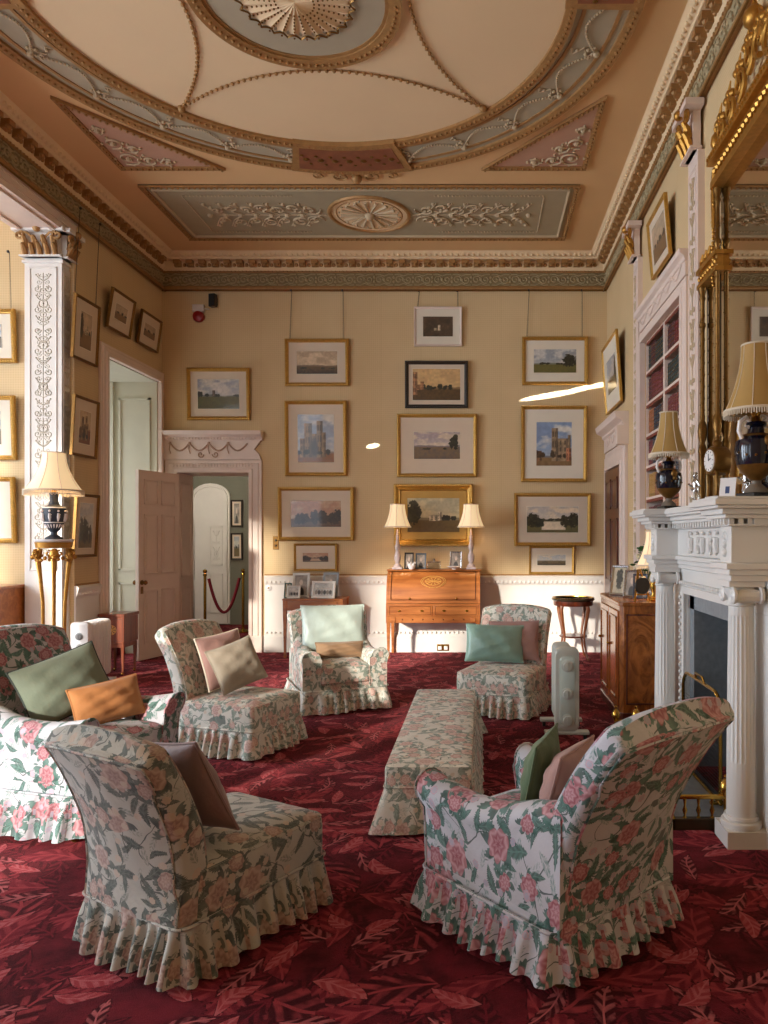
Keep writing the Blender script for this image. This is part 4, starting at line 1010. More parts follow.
wallpic('gilt-framed moorland view hung highest in the left column', 285, 339, 349, 386, 'moor', 2, 'gold', .2, hang=True, pal=dict(hor=.34, **WARM))
wallpic('upright gilt-framed picture of a ruined church beside the bright spot', 285, 401, 347, 476, 'ruin', 3, 'gold', .17, pal=dict(sky=((214, 206, 192), (150, 158, 172)), gr=((160, 110, 66), (110, 70, 40)), hor=.2))
wallpic('wide gilt-framed picture of brown woods above the light switch', 278, 487, 354, 540.5, 'wood', 4, 'gold', .2, pal=dict(hor=.3, **SEP))
wallpic('small low picture of a tree-lined bank above the photograph table', 294, 543.5, 337, 571, 'lake', 5, 'thin', .28, pal=dict(hor=.4, **SEP))
wallpic('small pale-framed dark print of a white tower at the top of the centre column', 414, 307, 462, 346, 'engr', 6, 'thin', .2, fm=PINKW, mm=MOUNTW, hang=True)
wallpic('black-framed view of a park with a brick house', 405, 361, 468, 408, 'park', 7, 'gold', .1, fm=DFRAME, pal=dict(sky=((214, 176, 120), (200, 160, 110)), gr=((118, 88, 48), (60, 44, 26)), hor=.36))
wallpic('wide-mounted gilt-framed valley view over the ornate gold picture', 397, 414, 477, 477, 'vale', 8, 'gold', .24, pal=dict(sky=((214, 196, 172), (176, 160, 160)), gr=((150, 120, 80), (84, 76, 76)), hor=.46))
wallpic('heavy ornate gold-framed castle painting behind the two desk lamps', 394, 484, 473, 546, 'castle', 9, 'rich', .14, mm=GOLDM, pal=dict(sky=((206, 190, 150), (180, 170, 140)), gr=((130, 106, 60), (84, 66, 38)), hor=.36))
wallpic('gilt-framed meadow with one big tree at the top of the right column', 522, 337, 588, 385, 'tree', 10, 'gold', .2, mm=MOUNTW, hang=True, pal=dict(sky=((200, 198, 192), (150, 156, 162)), gr=((124, 116, 60), (86, 82, 44)), hor=.36))
wallpic('upright gilt-framed picture of a cathedral tower in the right column', 521, 406, 587, 482, 'minster', 11, 'gold', .2, mm=MOUNTW, pal=dict(hor=.2, **BLUE))
wallpic('large gilt-framed lake between trees low in the right column', 514, 493, 591, 546, 'lake', 12, 'gold', .2, pal=dict(sky=((226, 206, 176), (190, 180, 170)), gr=((120, 112, 70), (80, 74, 44)), hor=.46))
wallpic('smallest gilt-framed shore view at the bottom of the right column', 529, 546, 574, 574, 'moor', 13, 'thin', .26, fm=FGILT, pal=dict(hor=.42, sky=((206, 190, 166), (176, 176, 176)), gr=((120, 100, 70), (90, 80, 60))))
def leftpic(label, x0, x1, yt, yb, *a, **k):
    xw = XL+.02; d0, d1 = F*xw/(x0-HX), F*xw/(x1-HX); dm = (d0+d1)/2; h = (yb-yt)*dm/F
    return picture(label, d1-d0, h, (xw+.012, dm, Z((yt+yb)/2, dm)), PI/2, *a, **k)
MTP = dict(sky=((196, 172, 140), (182, 160, 134)), gr=((150, 116, 80), (110, 84, 58)), tr=(56, 50, 40))
leftpic('upright dark-framed tree print beside the pilaster, upper of the pair', 69, 94, 300, 362, 'castle', 21, 'thin', .24, fm=DGILT, pal=MTP, wire=.9)
leftpic('small dark-framed print tilted forward over the window opening', 104, 127, 294, 333, 'land', 22, 'thin', .26, fm=DGILT, pal=MTP, tilt=9)
leftpic('smallest dark-framed print nearest the far corner of the left wall', 135, 155, 315, 348, 'land', 23, 'thin', .26, fm=DGILT, pal=MTP, tilt=8)
leftpic('upright dark-framed tree print beside the pilaster, lower of the pair', 68, 93, 398, 457, 'ruin', 24, 'thin', .24, fm=DGILT, pal=dict(sky=((200, 176, 140), (190, 160, 126)), gr=((150, 96, 60), (110, 70, 46)), tr=(40, 44, 40)))
leftpic('upright woodland picture low on the left wall behind the standing lamp', 70, 93, 494, 557, 'wood', 25, 'thin', .16, fm=DGILT, pal=dict(hor=.3))
def baypic(label, x0, x1, yt, yb, *a, **k):
    d = 7.83; return picture(label, (x1-x0)*d/F, (yb-yt)*d/F, (X((x0+x1)/2, d), d+.01, Z((yt+yb)/2, d)), 0, *a, **k)
baypic('gilt-framed picture at the far left edge, highest of three', -42, 17, 310, 363, 'land', 31, 'gold', .22, mm=MOUNTW, wire=.6)
baypic('gilt-framed picture at the far left edge, middle of three', -34, 17, 396, 460, 'vale', 32, 'gold', .24, mm=MOUNTW)
baypic('gilt-framed picture at the far left edge, lowest of three', -42, 17, 477, 543, 'tree', 33, 'gold', .24, mm=MOUNTW)
def rightpic(label, y0, y1, z0, z1, *a, **k):
    return picture(label, y1-y0, z1-z0, (XR-.03, (y0+y1)/2, (z0+z1)/2), -PI/2, *a, **k)
rightpic('gilt-framed picture tilting high above the bookcase', 6.45, 7.12, 4.02, 4.56, 'land', 41, 'thin', .14, fm=FGILT, tilt=5, pal=MTP)
rightpic('gilt-framed glazed picture over the mahogany door catching the light', 8.7, 9.72, 3.15, 4.0, 'vale', 42, 'thin', .22, fm=FGILT, tilt=4, mm=MOUNTW)
for i, (yt, yb, kd) in enumerate(((500, 527, 'photo'), (533, 560, 'land'))):
    d = HYB-.02; picture('small black-framed picture in the hall, %s of two' % ('upper', 'lower')[i], (243-231)*d/F, (yb-yt)*d/F, (X(237, d), d, Z((yt+yb)/2, d)), 0, kd, 51+i, 'thin', .2, fm=DFRAME, tilt=1)
# ------------------------------------------------------------------ cylinder desk and the things on it
DX, DW, DD, DH = (X(385, 9.42)+X(481, 9.42))/2, 1.20, .52, 1.13
DY = 9.42
t = thing('writing_desk', 'satinwood cylinder-front writing desk on tapered legs against the far wall', 'desk', (DX, DY, 0))
def leg(x, y, w, z1, w2=None): w2 = w2 or w*.55; return G().loft([[(x+sx*q/2, y+sy*q/2, z) for sx, sy in ((-1, -1), (1, -1), (1, 1), (-1, 1))] for q, z in ((w2, 0), (w2*1.25, .03), (w2, .06), (w, z1))])
for x in (-DW/2+.03, DW/2-.03):
    for y in (.03, DD-.03): obj('leg', leg(x, y, .05, .46), SATIN, t, bev=.002)
obj('carcass', G().box(-DW/2, DW/2, .0, DD, .455, .70), SATIN, t, bev=.004)
side = [(0.0, .70), (DD, .70), (DD, DH-.02), (.25, DH-.02)]+[(.26-.26*math.sin(a), .70+(DH-.72)*math.cos(a)*1.0) for a in [R(k*9) for k in range(1, 10)]]
side = [(DD, .70), (DD, DH-.02), (.24, DH-.02)]+[(.24-.22*math.sin(R(k*9)), .703+(DH-.723)*math.cos(R(k*9))) for k in range(1, 11)]+[(.0, .70)]
for s in (-1, 1): obj('side_panel', G().prism(side, s*DW/2-s*.025, s*DW/2, 'yz'), SATIN, t, bev=.002)
arc = [(.24-.215*math.sin(R(k*6)), .703+(DH-.728)*math.cos(R(k*6))) for k in range(16)]
cyl = obj('cylinder_front', G().loft([[(x, y, z) for y, z in arc]+[(x, y+.02, z-.0) for y, z in reversed(arc)] for x in (-DW/2+.025, DW/2-.025)]), SATIN, t)
g = G(); ax = lambda f: (.24-.222*math.sin(f*PI/2), .703+(DH-.721)*math.cos(f*PI/2))
def om(u, f): y, z = ax(f); return (u, y-.001, z)
for r1, r2 in ((.16, .15), (.10, .10)): g.tube([om(r1*math.cos(TAU*k/24), .52+r2*math.sin(TAU*k/24)) for k in range(24)], .004, 4, True)
for k in range(10): g.tube([om(.0, .52), om(.1*math.cos(TAU*k/10), .52+.1*math.sin(TAU*k/10))], [.002, .007], 4)
for s in (-1, 1): g.tube([om(s*(.04+.1*math.sin(PI*k/8)), .36+.32*k/8) for k in range(9)], .004, 4)
obj('oval_inlay', g, INLAY, cyl)
g = G()
for f in (.12, .93): g.tube([om(-DW/2+.06, f), om(DW/2-.06, f)], .004, 4)
for s in (-1, 1): g.tube([om(s*(DW/2-.06), .12+.81*k/10) for k in range(11)], .004, 4)
obj('stringing', g, DKINL, cyl)
for x in (-.3, .3): obj('pull', G().ball((x, .016, .765), .014, 8).lathe([(.012, 0), (.008, -.01), (.004, -.02)], (x, .03, .765), 8, axis='y'), BRASS, cyl)
obj('top', G().box(-DW/2-.015, DW/2+.015, .2, DD+.01, DH-.02, DH), SATIN, t, bev=.004)
for s in (-1, 1):
    d = obj('drawer', G().box(min(s*.01, s*(DW/2-.03)), max(s*.01, s*(DW/2-.03)), -.01, .02, .545, .68), SATIN, t, bev=.003)
    g = G()
    for a in (s*.03, s*(DW/2-.05)): g.tube([(a, -.0115, .56), (a, -.0115, .665)], .0025, 4)
    for z in (.56, .665): g.tube([(s*.03, -.0115, z), (s*(DW/2-.05), -.0115, z)], .0025, 4)
    obj('stringing', g, DKINL, d)
    for k in (.14, .43): obj('handle', G().lathe([(.022, -.01), (.02, -.014)], (s*k, 0, .612), 10, .6, axis='y').tube([(s*k-.018, -.014, .615), (s*k-.012, -.026, .604), (s*k+.012, -.026, .604), (s*k+.018, -.014, .615)], .004, 5), BRASS, d)
    obj('lopers', G().box(s*(DW/2-.09)-.03, s*(DW/2-.09)+.03, -.012, .02, .47, .53), SATIN, t, bev=.002)
g = G()
for i in range(9): g.ball((-DW/2+.08+i*(DW-.16)/8, -.002, .498), .010, 6, 4)
obj('apron_inlay', g, DKINL, t)
def shade_prof(rb, rt, h, z): return [(rb-.004, z), (rb, z+.004)]+[(rt+(rb-rt)*(1-k/8)**1.9, z+h*k/8) for k in range(9)]+[(rt-.005, z+h), (rt-.005, z+h-.01)]
def lampshade(t, rb, rt, h, z, m, fringe=True, seg=48, name='lamp_shade'):
    g = G(); g.loft([[(r*(1-.025*abs(math.sin(TAU*i/seg*4)))*math.cos(TAU*i/seg), r*(1-.025*abs(math.sin(TAU*i/seg*4)))*math.sin(TAU*i/seg), zz) for i in range(seg)] for r, zz in shade_prof(rb, rt, h, z)], False, False)
    s = obj(name, g, m, t)
    gg = G()
    for i in range(8):
        a = TAU*i/8; gg.tube([((rt+(rb-rt)*(1-k/8)**1.9+.001)*math.cos(a), (rt+(rb-rt)*(1-k/8)**1.9+.001)*math.sin(a), z+h*k/8) for k in range(9)], .0025, 4)
    gg.tube([(rt*math.cos(TAU*i/24), rt*math.sin(TAU*i/24), z+h) for i in range(24)], .005, 5, True)
    gg.tube([(rb*math.cos(TAU*i/32), rb*math.sin(TAU*i/32), z+.006) for i in range(32)], .007, 5, True); obj('shade_trim', gg, FRINGE, s)
    if fringe:
        f = G(); k = max(40, int(rb*520))
        for i in range(k):
            a = TAU*i/k; L = .030+.006*(i % 2); f.tube([((rb+.001)*math.cos(a), (rb+.001)*math.sin(a), z+.006), ((rb+.003)*math.cos(a), (rb+.003)*math.sin(a), z-L*rb*5)], [.0045, .0035], 4)
        obj('fringe', f, FRINGE, s)
    return s
def point(name, loc, e, col=(1, .72, .42), r=.03):
    l = bpy.data.lights.new(name, 'POINT'); l.energy = e; l.color = col; l.shadow_soft_size = r
    o = bpy.data.objects.new(name, l); o.location = loc; C.objects.link(o); return o
for px, w in ((397.5, 'left'), (471, 'right')):
    x, y = X(px, 9.66), 9.66
    l = thing('table_lamp', 'white turned desk lamp with a lit cream shade at the %s end of the desk' % w, 'lamp', (x, y, DH))
    obj('base', G().box(-.065, .065, -.065, .065, 0, .03), PORC, l, bev=.004)
    obj('column', G().lathe([(.05, .03), (.052, .05), (.03, .07), (.026, .09), (.04, .12), (.043, .17), (.03, .21), (.022, .24), (.034, .27), (.036, .3), (.022, .34), (.018, .4), (.024, .42), (.014, .45), (.01, .52)], (0, 0, 0), 18), PORC, l)
    lampshade(l, .175, .095, .30, .545, SHADEC, False)
    point('bulb_light', (x, y, DH+.66), 1.6)
def photo_frame(label, loc, w, h, rz, m, kind, seed, lean=14, cat='photo frame'):
    t = thing('photo_frame', label, cat, loc, 0); t.rotation_euler = (-R(lean), 0, rz)
    b = .14*min(w, h)
    fr = frame_g(w, h, [(0, 0), (0, .012), (b*.3, .016), (b*.8, .012), (b, .006)]); fr.xf(Matrix.Translation((0, 0, h/2))); obj('frame', fr, m, t, ang=25)
    o = painted('photograph', w-2*b+.004, h-2*b+.004, kind, seed, t, nx=28, y=-.004); o.location = (0, 0, h/2)
    obj('back', G().box(-w/2+.003, w/2-.003, -.003, .006, .002, h-.003), DFRAME, t, smooth=False)
    c = math.cos(R(lean)); st = obj('strut', G().add and G().box(-.015, .015, 0, .004, 0, h*.7), DFRAME, t, smooth=False); st.location = (0, .006, h*.66); st.rotation_euler = (R(180+lean*1.9), 0, 0)
    st.scale = (1, 1, .9)
    return t
zt = DH+.001
photo_frame('dark upright photograph standing on the left part of the desk', (X(409, 9.66), 9.64, zt), .12, .22, 0, BLACK, 'photo', 61)
photo_frame('blue-grey framed picture next to the dark one on the desk', (X(420.5, 9.66), 9.70, zt), .14, .21, .0, plain('blue_grey_frame', rgb(98, 112, 124), .4), 'photo', 62)
photo_frame('silver-framed portrait leaning at the right part of the desk', (X(455.5, 9.66), 9.72, zt), .16, .235, R(-8), SILVER, 'photo', 63)
t = thing('ornament', 'small white china ornament with points before the dark photograph', 'ornament', (X(411.5, 9.55), 9.55, zt))
g = G().lathe([(.02, 0), (.03, .004), (.045, .03), (.052, .05), (.04, .075), (.02, .085)], (0, 0, 0), 14); obj('body', g, CERAM, t)
g = G()
for k in range(7): a = TAU*k/7; g.tube([(.04*math.cos(a), .04*math.sin(a), .055), (.058*math.cos(a), .058*math.sin(a), .10)], [.014, .002], 6)
obj('petals', g, CERAM, t)
t = thing('glass_casket', 'clear glass box with a silver knob in the middle of the desk', 'box', (X(434, 9.6), 9.6, zt))
obj('body', G().box(-.085, .085, -.05, .05, 0, .09), CRYS, t, bev=.006); obj('lid', G().box(-.088, .088, -.053, .053, .09, .102), SILVER, t, bev=.003); obj('knob', G().lathe([(.012, .10), (.008, .115), (.018, .128), (.006, .142)], (0, 0, 0), 10), SILVER, t)
t = thing('dish', 'low white footed dish at the right front of the desk', 'dish', (X(454, 9.53), 9.53, zt)); obj('bowl', G().lathe([(.03, 0), (.025, .012), (.06, .022), (.09, .04), (.088, .043), (.055, .028), (.0, .024)], (0, 0, 0), 24), CERAM, t)
# ------------------------------------------------------------------ photograph table
x0, x1 = X(282, 9.45), X(343, 9.45); tw = x1-x0; tx = (x0+x1)/2; TH = Z(599, 9.45)
t = thing('side_table', 'narrow satinwood table loaded with photographs behind the pale armchair', 'table', (tx, 9.45, 0))
obj('top', G().box(-tw/2, tw/2, 0, .48, TH-.02, TH), SATIN, t, bev=.004)
a = obj('apron', G().box(-tw/2+.02, tw/2-.02, .02, .46, TH-.15, TH-.02), SATIN, t, bev=.002)
obj('drawer', G().box(-tw/2+.08, tw/2-.08, .008, .03, TH-.135, TH-.035), SATIN, t, bev=.003)
for x in (-tw/2+.03, tw/2-.03):
    for y in (.035, .445): obj('leg', leg(x, y, .05, TH-.02), SATIN, t, bev=.002)
WF = plain('white_photo_frame', rgb(222, 218, 208), .4, vary=.03)
for lab, pa, pb, ya, yb2, d, m, kd, rz in (('tall white-framed photograph of a person at the back of the table', 292, 309, 572, 597, 9.66, WF, 'photo', 3), ('little green-framed picture at the left end of the table', 284, 291, 583, 598, 9.60, plain('green_frame', rgb(20, 84, 66), .4), 'vase', 0),
        ('small white-framed photograph at the front left of the table', 287, 300, 585, 598, 9.53, WF, 'group', 4), ('wide white-framed group photograph at the front of the table', 311, 335, 580.5, 598, 9.52, WF, 'group', -6), ('pale blue-grey framed photograph at the back right of the table', 322, 338, 573, 598, 9.74, plain('pale_blue_frame', rgb(160, 168, 174), .4), 'photo', -4)):
    photo_frame(lab, (X((pa+pb)/2, d), d, TH+.001), (pb-pa)*d/F, (yb2-ya)*d/F, R(rz), m, kd, 70+pa % 9)
# ------------------------------------------------------------------ small round table
t = thing('round_table', 'small round mahogany table with a dark top by the mahogany door', 'table', (1.17, 9.40, 0)); rz = Z(598, 9.4)
obj('top', G().lathe([(.26, rz-.03), (.27, rz-.022), (.275, rz-.01), (.265, rz), (.25, rz-.004), (0, rz-.004)], (0, 0, 0), 36), plain('dark_marble_top', rgb(62, 52, 40), .2, vary=.2, scale=14), t)
obj('gallery', G().lathe([(.262, rz-.004), (.27, rz+.012), (.258, rz+.012), (.255, rz-.004)], (0, 0, 0), 36), BRASS, t)
obj('frieze', G().lathe([(.0, rz-.09), (.245, rz-.09), (.25, rz-.08), (.25, rz-.03), (.0, rz-.03)], (0, 0, 0), 36), MAHOG, t)
LG = wood('cabriole_wood', rgb(96, 48, 24), rgb(160, 92, 46), .3)
for k in range(4):
    a = R(45+90*k); g = G(); g.tube([(r*math.cos(a), r*math.sin(a), z) for r, z in ((.215, rz-.05), (.238, rz-.14), (.215, rz-.26), (.18, .36), (.172, .28), (.185, .18), (.215, .07), (.235, .02), (.25, .012))], [.026, .025, .02, .015, .014, .013, .012, .014, .012], 8); obj('leg', g, LG, t)
obj('lower_shelf', G().lathe([(.0, .285), (.17, .285), (.18, .295), (.17, .305), (0, .305)], (0, 0, 0), 32), MAHOG, t)
# ------------------------------------------------------------------ oil radiators
def knobs(t, pts, y, r, m=HEATG):
    for x, z in pts: obj('control_knob', G().lathe([(r, 0), (r, -.006), (r*.75, -.008), (r*.7, -.02), (.001, -.022)], (x, y, z), 18, axis='y').box(x-.003, x+.003, y-.026, y-.018, z-r*.6, z+r*.6), m, t)
t = thing('radiator', 'slim sage grey oil heater standing on end between armless chair and cabinet', 'heater', (.655, 5.66, 0))
W, H = .15, .70
def slab(w, z0, z1, y0, y1, r=.06): return G().loft([[(x*s, y, (z0+z1)/2+z*s) for x, z in rrect(w, z1-z0, r, 5)] for y, s in ((y0, .93), (y0+.012, 1), (y1-.012, 1), (y1, .93))])
obj('end_panel', slab(.185, .07, H+.01, -.04, .03, .05), HEATG, t, bev=0)
obj('control_strip', slab(.12, .12, H-.05, -.048, -.03, .03), plain('pale_heater_strip', rgb(190, 200, 190), .35, vary=.03), t)
knobs(t, [(0, .57), (0, .36), (0, .16)], -.048, .046)
for i in range(7): obj('fin', slab(.15, .09, H-.01, .045+i*.058, .088+i*.058, .045), HEATG, t)
for y in (.0, .40):
    obj('foot', G().box(-.17, .17, y-.04, y+.04, .045, .07), HEATG, t, bev=.006)
    for s in (-1, 1): obj('wheel', G().lathe([(.001, -.012), (.024, -.012), (.024, .012), (.001, .012)], (s*.14, y, .025), 14, axis='x'), RUBBER, t)
t = thing('radiator', 'white finned oil heater standing by the pilaster under the left wall', 'heater', (X(79, 7.36), 7.36, 0), R(1))
obj('end_panel', slab(.185, .08, .70, 0, .07, .04), HEATW, t); knobs(t, [(0, .56)], 0.0, .038, plain('grey_dial', rgb(150, 152, 150), .4)); knobs(t, [(0, .46)], 0, .026, plain('pale_dial', rgb(190, 190, 186), .4))
for i in range(7): obj('fin', slab(.17, .10, .69, .088+i*.062, .122+i*.062, .045), HEATW, t)
for y in (.06, .46):
    obj('foot', G().box(-.14, .14, y-.03, y+.03, .045, .07), HEATW, t, bev=.006)
    for s in (-1, 1): obj('wheel', G().lathe([(.001, -.012), (.024, -.012), (.024, .012), (.001, .012)], (s*.12, y, .025), 14, axis='x'), RUBBER, t)
# ------------------------------------------------------------------ inlaid box table by the window
t = thing('work_table', 'small inlaid rosewood box table on thin legs below the left window', 'table', (-4.125, 8.26, 0), R(0))
obj('box', G().box(-.14, .14, 0, .34, .36, .655), ROSEW, t, bev=.004); obj('lid', G().box(-.15, .15, -.01, .35, .655, .69), ROSEW, t, bev=.004)
g = G().lathe([(.001, -.003), (.055, -.003), (.055, .002)], (0, 0, .51), 20, 1.0, axis='y'); obj('round_inlay', g, INLAY, t)
g = G()
for a, b, c, d in ((-.12, .12, .385, .39), (-.12, .12, .625, .63), (-.12, -.115, .39, .625), (.115, .12, .39, .625)): g.box(a, b, -.002, 0, c, d)
for k in range(8): a = TAU*k/8; g.tube([(.015*math.cos(a), -.004, .51+.015*math.sin(a)), (.05*math.cos(a), -.004, .51+.05*math.sin(a))], [.002, .005], 4)
obj('stringing', g, DKINL, t); obj('apron', G().box(-.13, .13, .01, .33, .31, .36), ROSEW, t, bev=.003)
for x in (-.115, .115):
    for y in (.025, .315):
        l = obj('leg', leg(x, y, .035, .34), ROSEW, t); obj('castor', G().lathe([(.001, -.008), (.018, -.008), (.018, .008), (.001, .008)], (x, y-.01, .018), 10, axis='x'), BRASS, l)
# ------------------------------------------------------------------ standing gilt tripod and its lamp
TX, TY = X(54, 6.95), 6.95
t = thing('torchere', 'gilded tripod lamp stand with ram-head swags beside the pilaster', 'lamp stand', (TX, TY, 0)); h = 1.53
obj('top', G().lathe([(.0, h-.03), (.15, h-.03), (.165, h-.02), (.17, h), (.0, h)], (0, 0, 0), 28), MARBLE, t)
obj('top_rim', G().lathe([(.13, h-.085), (.15, h-.08), (.16, h-.03), (.135, h-.03)], (0, 0, 0), 28), GILT, t)
for k in range(3):
    a = R(-90+120*k+30); g = G(); g.tube([(r*math.cos(a), r*math.sin(a), z) for r, z in ((.13, h-.09), (.15, h-.2), (.13, h-.34), (.105, h-.6), (.10, h-.9), (.11, .35), (.13, .14), (.155, .05), (.175, .05))], [.022, .026, .018, .016, .015, .015, .018, .022, .025], 8); l = obj('leg', g, GILT, t)
    g = G(); cx, cy = .16*math.cos(a), .16*math.sin(a); g.ball((cx, cy, h-.14), .042, 10, 6, (1, 1, 1.25)).ball((cx*1.25, cy*1.25, h-.17), .024, 8)
    for s in (-1, 1): g.tube([(cx+.035*s*-math.sin(a)+q[0]*-math.sin(a)*s, cy+.035*s*math.cos(a)+q[0]*math.cos(a)*s, h-.13+q[1]) for q in spiral(.012, 0, .03, PI/2, 1.1, 1, 10)], .009, 5)
    obj('ram_head', g, GILT, l)
g = G()
for k in range(3):
    a0 = R(-60+120*k)
    for q in range(9): f = q/8; a = a0+R(120)*f; g.ball((.145*math.cos(a), .145*math.sin(a), h-.13-.07*math.sin(PI*f)), .017, 7, 5)
obj('swag', g, GILT, t)
obj('stretcher', G().lathe([(.001, .36), (.05, .36), (.105, .38), (.105, .4), (.02, .42), (.03, .46), (.001, .5)], (0, 0, 0), 20), GILT, t)
obj('plinth', G().prism([(.22*math.cos(R(-60+120*k+d)), .22*math.sin(R(-60+120*k+d))) for k in range(3) for d in (-22, 22)], 0, .03), GILT, t, bev=.005)
l = thing('table_lamp', 'slate blue urn lamp with white figures under a lit cream shade on the gilt tripod', 'lamp', (TX, TY, h))
obj('foot', G().lathe([(.075, 0), (.078, .012), (.06, .02), (.03, .04), (.022, .07)], (0, 0, 0), 20), WEDGE, l)
b = obj('urn', G().lathe([(.022, .06), (.05, .09), (.085, .15), (.10, .21), (.103, .27), (.09, .30), (.05, .32), (.035, .36), (.038, .42), (.042, .43), (.02, .44), (.012, .52)], (0, 0, 0), 28), WEDGE, l)
g = G()
for k in range(9):
    a = TAU*k/9; q = lambda r, z, da=0: (r*math.cos(a+da), r*math.sin(a+da), z)
    g.tube([q(.094, .165), q(.104, .205), q(.107, .24)], [.006, .014, .01], 6); g.ball(q(.108, .262), .011, 7); g.tube([q(.105, .235), q(.107, .225, .16)], .005, 4)
g.lathe([(.086, .15), (.092, .152), (.09, .16)], (0, 0, 0), 24).lathe([(.096, .288), (.1, .29), (.095, .3)], (0, 0, 0), 24)
for k in range(18): a = TAU*k/18; g.tube([(.03*math.cos(a), .03*math.sin(a), .075), (.078*math.cos(a), .078*math.sin(a), .14)], [.004, .009], 5)
obj('white_relief', g, CERAM, b)
obj('collar', G().lathe([(.02, .43), (.03, .44), (.016, .47), (.014, .5)], (0, 0, 0), 14), BRASS, l)
lampshade(l, .25, .10, .36, .45, SHADEC, True)
point('bulb_light', (TX, TY, h+.60), 4)
# ------------------------------------------------------------------ cabinet edge at the far left
t = thing('cabinet', 'honey-coloured wooden cabinet just showing at the far left edge', 'cabinet', (-5.18, 7.3, 0))
ct = Z(587, 7.3); obj('body', G().box(-.4, .4, 0, .5, .08, ct-.03), SATIN, t, bev=.004); obj('top', G().box(-.42, .42, -.02, .51, ct-.03, ct), SATIN, t, bev=.004)
for s in (-1, 1):
    d = obj('door', G().box(min(s*.01, s*.38), max(s*.01, s*.38), -.018, 0, .12, ct-.06), SATIN, t, bev=.004); obj('knob', G().ball((s*.05, -.03, .6), .014, 8), BRASS, d)
    for y in (.03, .47): obj('foot', G().lathe([(.02, 0), (.03, .03), (.03, .08)], (s*.36, y, 0), 10), SATIN, t)
# ------------------------------------------------------------------ curved commode and the things on it
CX0, CX1, CY0, CY1, CH = 1.17, XR-.055, 6.22, 7.38, 1.0
t = thing('commode', 'burr walnut bow-ended cabinet against the right wall beyond the fireplace', 'cabinet', (0, 0, 0))
prof = [(CX1, CY0)]+[(CX0+.2-.2*math.sin(R(k*9)) if 0 else CX0+.03+.0*k, CY0) for k in range(1)]+[(CX0, CY0+.03), (CX0, CY1-.2)]+[(CX0+.2-.2*math.cos(R(k*10)), CY1-.2+.2*math.sin(R(k*10))) for k in range(1, 10)]+[(CX1, CY1)]
def scaled(p, o): cx, cy = (CX0+CX1)/2, (CY0+CY1)/2; return [(min(CX1, cx+(x-cx)*(1+o/.26)), cy+(y-cy)*(1+o/.6)) for x, y in p]
obj('body', G().prism(prof, .06, CH-.03), WALNUT, t, bev=.004); obj('top', G().prism(scaled(prof, .012), CH-.03, CH), WALNUT, t, bev=.005); obj('plinth', G().prism(scaled(prof, .008), 0, .07), MAHOG, t, bev=.004)
for y0, y1 in ((CY0+.06, CY0+.48), (CY0+.50, CY1-.22)):
    d = obj('door', G().box(CX0-.014, CX0, y0, y1, .12, CH-.08), wood('door_walnut', rgb(120, 60, 26), rgb(186, 108, 56), .22), t, bev=.003)
    g = G(); panel_y(g, y0+.04, y1-.04, .17, CH-.13, CX0-.014, -.008, .014); obj('door_moulding', g, WALNUT, d, smooth=False)
    obj('knob', G().ball((CX0-.03, y1-.05, .6), .014, 8), BRASS, d)
g = G(); panel_x(g, CX0+.05, CX1-.03, .14, CH-.1, CY0, -.006, .012); obj('end_panel_moulding', g, MAHOG, t, smooth=False)
l = thing('table_lamp', 'small brass lamp with a lit cream shade on the walnut cabinet behind the column', 'lamp', (1.50, 6.42, CH))
obj('base', G().lathe([(.07, 0), (.072, .012), (.03, .03), (.018, .06), (.03, .1), (.034, .14), (.016, .2), (.012, .32)], (0, 0, 0), 18), BRASS, l); lampshade(l, .15, .065, .30, .30, SHADEC, True); point('bulb_light', (1.50, 6.42, CH+.42), 3)
photo_frame('broad silver-framed picture leaning at the far end of the walnut cabinet', (X(618, 6.95), 6.95, CH+.001), .17, .29, R(-34), SILVER, 'vase', 81, 16)
photo_frame('silver-framed photograph second from the far end of the walnut cabinet', (X(631, 6.75), 6.75, CH+.001), .15, .25, R(-30), SILVER, 'photo', 82, 14)
photo_frame('blue-mounted frame in the middle of the walnut cabinet', (X(640, 6.62), 6.62, CH+.001), .13, .22, R(-20), plain('deep_blue_frame', rgb(30, 48, 78), .4), 'photo', 83, 10)
t = thing('easel', 'small gilt table easel holding a round dark plaque on the walnut cabinet', 'easel', (X(640, 6.36), 6.33, CH+.001), R(20))
g = G()
for s in (-1, 1): g.tube([(s*.075, -.03, 0), (s*.01, .03, .27)], .008, 6)
g.tube([(0, .1, 0), (0, .03, .25)], .007, 6).tube([(-.06, -.028, .06), (.06, -.028, .06)], .007, 6); obj('stand', g, BRASS, t)
o = obj('plaque', G().lathe([(.001, -.008), (.07, -.008), (.075, 0), (.07, .008), (.001, .008)], (0, -.025, .135), 24, axis='y'), BLACK, t)
t = thing('flower_vase', 'glass vase of white flowers and green leaves before the lamp on the walnut cabinet', 'flowers', (1.56, 7.02, CH))
obj('vase', G().lathe([(.035, 0), (.045, .01), (.05, .06), (.035, .12), (.045, .15), (.042, .15), (.03, .12)], (0, 0, 0), 20), CRYS, t)
GRN = plain('leaf_green', rgb(48, 88, 34), .6, vary=.3, scale=30); BL = plain('white_bloom', rgb(232, 222, 186), .7, vary=.08, scale=40)
g = G(); r3 = random.Random(5); gs = G()
